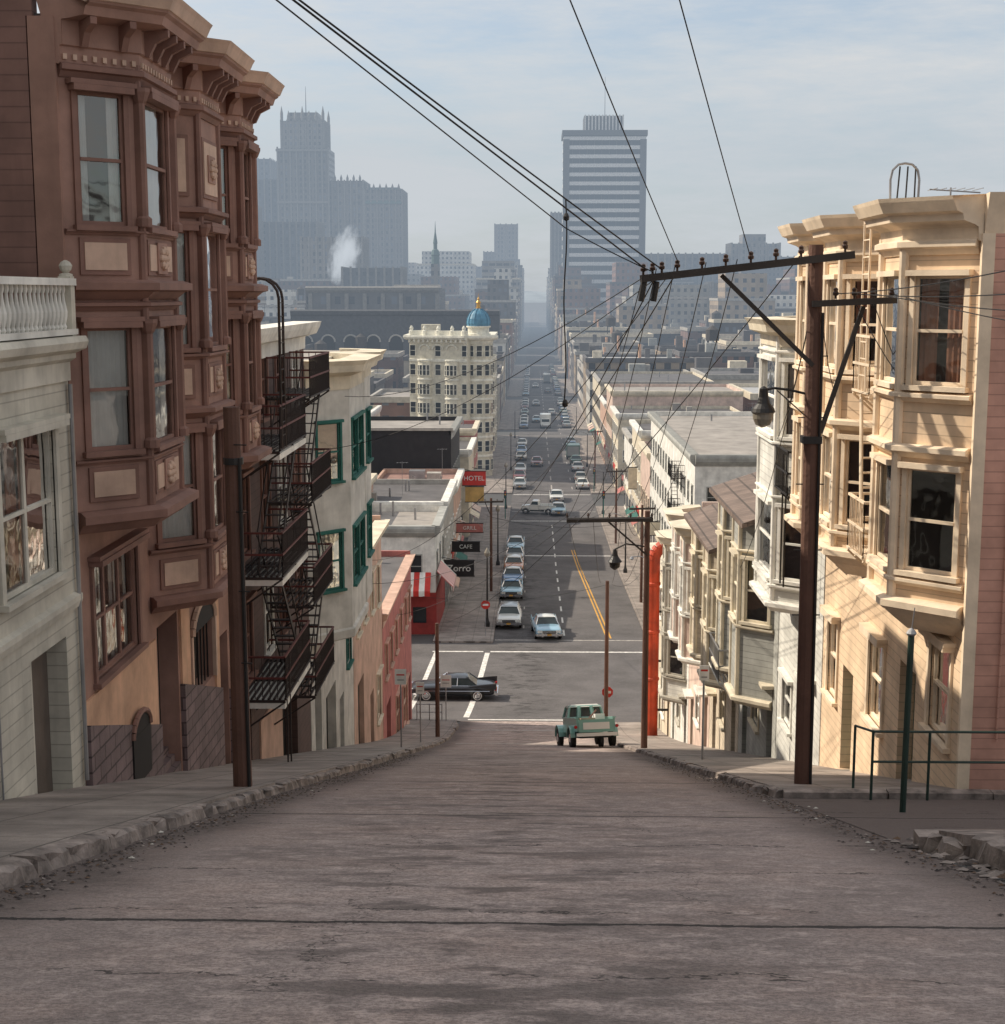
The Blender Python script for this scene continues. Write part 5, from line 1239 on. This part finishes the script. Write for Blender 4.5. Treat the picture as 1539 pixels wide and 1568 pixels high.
park('light_blue_sedan',1.1,107.5,-1,LBL,WHT,turn=.08)
park('white_station_wagon',-1.75,112,-1,WHT,GRYC,wagon=True,fins=False)
park('blue_sedan',-1.75,126,-1,LBL,BLU); park('blue_sedan',-1.75,134,-1,BLU,WHT,fins=False); park('orange_station_wagon',-1.75,142,-1,ORG,WHT,wagon=True); park('grey_sedan',-1.75,149,-1,GRYC,LBL)
park('light_blue_sedan',-1.75,156,-1,LBL,WHT)
park('blue_sedan',3.4,186,-1,LBL,WHT); park('white_sedan',3.4,200,-1,WHT,WHT); park('grey_sedan',-1.8,214,-1,GRYC,WHT); park('red_sedan',-1.9,224,-1,MAR,MAR); park('white_sedan',-1.9,233,-1,WHT,GRYC)
park('maroon_sedan',.8,243,-1,MAR,MAR); park('white_sedan',7.4,214,1,WHT,WHT); park('beige_sedan',7.4,222,1,BEI,WHT); park('white_sedan',7.4,236,1,WHT,WHT); park('green_sedan',7.4,246,1,GRNC,GRNC); park('white_sedan',7.4,262,1,WHT,LBL); park('blue_sedan',7.4,270,1,BLU,BLU); park('grey_sedan',7.4,279,1,GRYC,WHT)
park('beige_sedan',-1.9,252,-1,BEI,BEI); park('blue_sedan',-1.9,262,-1,BLU,BLU); park('white_sedan',-1.9,275,-1,WHT,WHT)
cols=[WHT,BLU,GRYC,LBL,BEI,MAR,BLK,GRNC]
for yv in list(range(315,395,9))+list(range(418,495,9))+list(range(520,600,12)):
    if R.random()<.85: park('sedan',-1.8,yv,-1,R.choice(cols),R.choice([WHT,GRYC]))
    if R.random()<.85: park('sedan',7.5,yv+2,1,R.choice(cols),R.choice([WHT,GRYC]))
for (x,yv,f) in ((1.0,330,-1),(4.6,350,1),(1.0,380,-1),(4.6,430,1),(1.0,455,-1),(4.6,520,1)): park('sedan',x,yv,f,R.choice(cols),WHT)
def pickup(name,loc,heading,pitch,m,rm,load=True):
    o=Obj(name,loc,rot=(pitch,0,heading))
    box(o,'chassis',-.6,.6,-2.2,2.1,.38,.55,IRON)
    box(o,'bed_floor',-.72,.72,-2.25,-.15,.66,.74,m); box(o,'bed_sides',-.80,-.72,-2.25,-.15,.66,1.18,m); box(o,'bed_sides',.72,.80,-2.25,-.15,.66,1.18,m); box(o,'bed_sides',-.72,.72,-.23,-.15,.74,1.18,m)
    box(o,'tailgate',-.72,.72,-2.32,-2.255,.62,1.14,m); box(o,'tailgate',-.55,.55,-2.345,-2.322,.74,1.02,rm)
    for s in (-1,1):
        beam(o,'bed_rails',(s*.78,-2.25,1.2),(s*.78,-.15,1.2),.14,.05,m)
        pts=[(s*.95,-1.35+.52*math.cos(t),.42+.5*math.sin(t)) for t in [math.pi*i/8 for i in range(9)]]
        vs=[];fs=[]
        for (x_,y_,z_) in pts: vs+=[(s*.80,y_,z_),(s*1.0,y_,z_)]
        k=len(pts)
        for i in range(k-1): fs.append((2*i,2*i+1,2*i+3,2*i+2))
        o.add('fenders',vs,fs,m); o.add('fenders',[(s*.995,p[1],p[2]) for p in pts]+[(s*.995,-1.35+(p[1]+1.35)*.8,.42+(p[2]-.42)*.82) for p in reversed(pts)],[(i,i+1,2*k-2-i,2*k-1-i) for i in range(k-1)],m)
        vs2=[(x_*1.0,y_+2.95,z_) for x_,y_,z_ in pts]
        o.add('fenders',[(s*.62,p[1],p[2]) for p in vs2]+[(s*.98,p[1],p[2]) for p in vs2],[(i,i+1,k+i+1,k+i) for i in range(k-1)],m)
        for yw in (-1.35,1.6): wheel(o,s*.94,yw,.38,.2,False)
        rod(o,'taillights',(s*.86,-2.26,.85),(s*.86,-2.36,.85),.07,TAIL,8); rod(o,'headlights',(s*.5,2.16,.82),(s*.5,2.22,.82),.11,LAMP,10)
    c=[(-.78,-.1,.6),(.78,-.1,.6),(.78,1.05,.6),(-.78,1.05,.6),(-.78,-.1,1.2),(.78,-.1,1.2),(.78,1.05,1.2),(-.78,1.05,1.2)]
    o.add('cab',c,[(0,1,2,3),(4,5,6,7),(0,1,5,4),(1,2,6,5),(2,3,7,6),(3,0,4,7)],m)
    c=[(-.76,-.08,1.2),(.76,-.08,1.2),(.76,1.0,1.2),(-.76,1.0,1.2),(-.66,.0,1.68),(.66,.0,1.68),(.66,.8,1.68),(-.66,.8,1.68)]
    o.add('windows',c,[(0,1,5,4),(1,2,6,5),(2,3,7,6),(3,0,4,7)],CGL)
    for i in range(4): rod(o,'pillars',c[i],c[i+4],.06,m,6)
    for (a,b) in ((0,1),(4,5),(1,2),(5,6),(3,0),(7,4)): rod(o,'pillars',c[a],c[b],.05,m,6)
    rod(o,'pillars',(-.3,-.1,1.2),(-.26,0,1.68),.1,m,6); rod(o,'pillars',(.3,-.1,1.2),(.26,0,1.68),.1,m,6)
    rv=[(-.72,-.08,1.66),(.72,-.08,1.66),(.72,.88,1.66),(-.72,.88,1.66),(-.55,.08,1.77),(.55,.08,1.77),(.55,.75,1.77),(-.55,.75,1.77)]
    o.add('roof',rv,[(0,1,2,3),(4,5,6,7),(0,1,5,4),(1,2,6,5),(2,3,7,6),(3,0,4,7)],rm)
    hv=[(-.6,1.05,.55),(.6,1.05,.55),(.45,2.15,.55),(-.45,2.15,.55),(-.58,1.05,1.18),(.58,1.05,1.18),(.42,2.15,1.06),(-.42,2.15,1.06)]
    o.add('hood',hv,[(0,1,2,3),(4,5,6,7),(0,1,5,4),(1,2,6,5),(2,3,7,6),(3,0,4,7)],m)
    box(o,'bumpers',-.85,.85,-2.46,-2.36,.46,.6,rm); box(o,'bumpers',-.85,.85,2.24,2.34,.46,.6,rm)
    if load:
        box(o,'cargo',-.5,.1,-1.7,-.9,.75,1.2,mat('cargo_canvas',(.35,.3,.22))); box(o,'cargo',.2,.6,-1.2,-.5,.75,1.35,SIGNW); rod(o,'cargo',(-.6,-2.0,.8),(.4,-.4,1.5),.04,WOOD)
        wheel(o,.3,-2.0,.3,.15,False)
    return o.finish(local=True)
pickup('teal_pickup_truck',(2.35,60,prof(60)+.02),.16,slope(60),TEAL,WHT)
pickup('white_pickup_truck',(.9,186,prof(186)),math.radians(80),0,WHT,WHT,False)
def boxtruck(name,x,y,face,m,L=6,h=2.9):
    o=Obj(name,(x,y,prof(y)),rot=(0,0,0 if face>0 else math.pi))
    box(o,'cargo_box',-1.15,1.15,-L/2,L/2-1.8,.7,h,m); box(o,'chassis',-1,1,-L/2,L/2,.45,.7,IRON)
    c=[(-1,L/2-1.75,.6),(1,L/2-1.75,.6),(1,L/2,.6),(-1,L/2,.6),(-.95,L/2-1.7,2.2),(.95,L/2-1.7,2.2),(.9,L/2-.7,2.2),(-.9,L/2-.7,2.2)]
    o.add('cab',c,[(0,1,2,3),(4,5,6,7),(0,1,5,4),(1,2,6,5),(2,3,7,6),(3,0,4,7)],m); box(o,'windshield',-.8,.8,L/2-.62,L/2-.3,1.45,2.0,CGL); box(o,'bumper',-1,1,L/2,L/2+.12,.45,.65,CHROME)
    for s in (-1,1):
        for yw in (-L/2+1.2,L/2-1): wheel(o,s*1.12,yw,.45,.3,False)
        rod(o,'headlights',(s*.7,L/2,.9),(s*.7,L/2+.05,.9),.13,LAMP,8)
    box(o,'rear_doors',-1.0,1.0,-L/2-.03,-L/2,.8,h-.2,GRYC)
    return o.finish(local=True)
boxtruck('delivery_truck',2.9,316,-1,WHT); boxtruck('delivery_truck',7.1,254,1,GRNC,6,2.6); boxtruck('delivery_truck',4.8,480,1,BEI,8,3)

# ================================================================ airborne: steam from a roof stack and haze over the low city, both self-glowing
def glowing_airmat(name,dens,em,shape=None):
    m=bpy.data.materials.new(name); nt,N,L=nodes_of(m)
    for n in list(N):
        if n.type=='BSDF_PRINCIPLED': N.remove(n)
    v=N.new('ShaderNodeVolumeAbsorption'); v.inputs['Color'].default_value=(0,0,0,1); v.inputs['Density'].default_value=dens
    e=N.new('ShaderNodeEmission'); e.inputs['Color'].default_value=(*em,1); e.inputs['Strength'].default_value=dens  # emission stands in for daylight scattered by the air
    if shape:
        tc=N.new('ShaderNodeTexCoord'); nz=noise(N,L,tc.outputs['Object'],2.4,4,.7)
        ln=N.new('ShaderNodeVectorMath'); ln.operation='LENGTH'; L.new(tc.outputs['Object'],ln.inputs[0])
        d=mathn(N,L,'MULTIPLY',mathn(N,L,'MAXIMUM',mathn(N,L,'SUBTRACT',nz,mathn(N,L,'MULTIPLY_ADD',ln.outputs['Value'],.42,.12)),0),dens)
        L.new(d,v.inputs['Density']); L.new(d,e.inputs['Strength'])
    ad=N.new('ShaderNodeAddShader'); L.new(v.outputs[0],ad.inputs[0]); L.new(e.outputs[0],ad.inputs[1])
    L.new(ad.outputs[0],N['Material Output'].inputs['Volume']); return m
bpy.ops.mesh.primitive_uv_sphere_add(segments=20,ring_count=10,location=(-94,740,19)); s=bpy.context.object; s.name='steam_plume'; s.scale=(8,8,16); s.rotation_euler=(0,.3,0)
s.data.materials.append(glowing_airmat('steam',1.1,(.70,.73,.76),True))  # steam brightness comes from emission, not from scattered sun
o=Obj('haze',(0,0,0)); box(o,'haze',-2500,2500,130,1200,-35,115,glowing_airmat('glowing_haze',.00078,(.385,.465,.56))); o.finish(single=True)  # pale blue haze light is emitted by the box itself

# ================================================================ world, sun, camera
AZ=math.radians(-72)
EL=math.radians(40)
w=bpy.data.worlds.new('World'); scene.world=w; w.use_nodes=True; N=w.node_tree.nodes; L=w.node_tree.links
bg=N['Background']; sky=N.new('ShaderNodeTexSky'); sky.sky_type='NISHITA'; sky.sun_disc=False; sky.sun_elevation=EL; sky.sun_rotation=AZ; sky.dust_density=1.5; sky.air_density=1.0
tc=N.new('ShaderNodeTexCoord'); mp=N.new('ShaderNodeMapping'); mp.inputs['Scale'].default_value=(1.5,1.5,7.5); mp.inputs['Rotation'].default_value=(0,.25,0); L.new(tc.outputs['Generated'],mp.inputs[0])
n1=noise(N,L,mp.outputs[0],2.4,7,.66)
c=mixc(N,L,mathn(N,L,'MULTIPLY_ADD',ramp(N,L,n1,.36,.60),.70,.26),sky.outputs[0],(5.7,5.55,5.3))
L.new(c,bg.inputs[0]); bg.inputs[1].default_value=.15
sd=bpy.data.lights.new('sun','SUN'); sd.energy=5.0; sd.angle=math.radians(.5); sd.color=(1,.89,.73); so=bpy.data.objects.new('sun',sd); COL.objects.link(so)
d=Vector((math.sin(AZ)*math.cos(EL),math.cos(AZ)*math.cos(EL),math.sin(EL))); so.rotation_euler=d.to_track_quat('Z','Y').to_euler(); so.location=(-30,20,60)
cam=bpy.data.cameras.new('camera'); co=bpy.data.objects.new('camera',cam); COL.objects.link(co); co.location=(0,0,0)
co.rotation_euler=(math.radians(90-8.48),0,math.radians(1.16)); cam.lens=51.43; cam.sensor_width=36; cam.clip_end=20000; cam.clip_start=.1
scene.camera=co
scene.view_settings.view_transform='Standard'; scene.view_settings.look='None'; scene.view_settings.exposure=0
print('objects',len(bpy.data.objects))
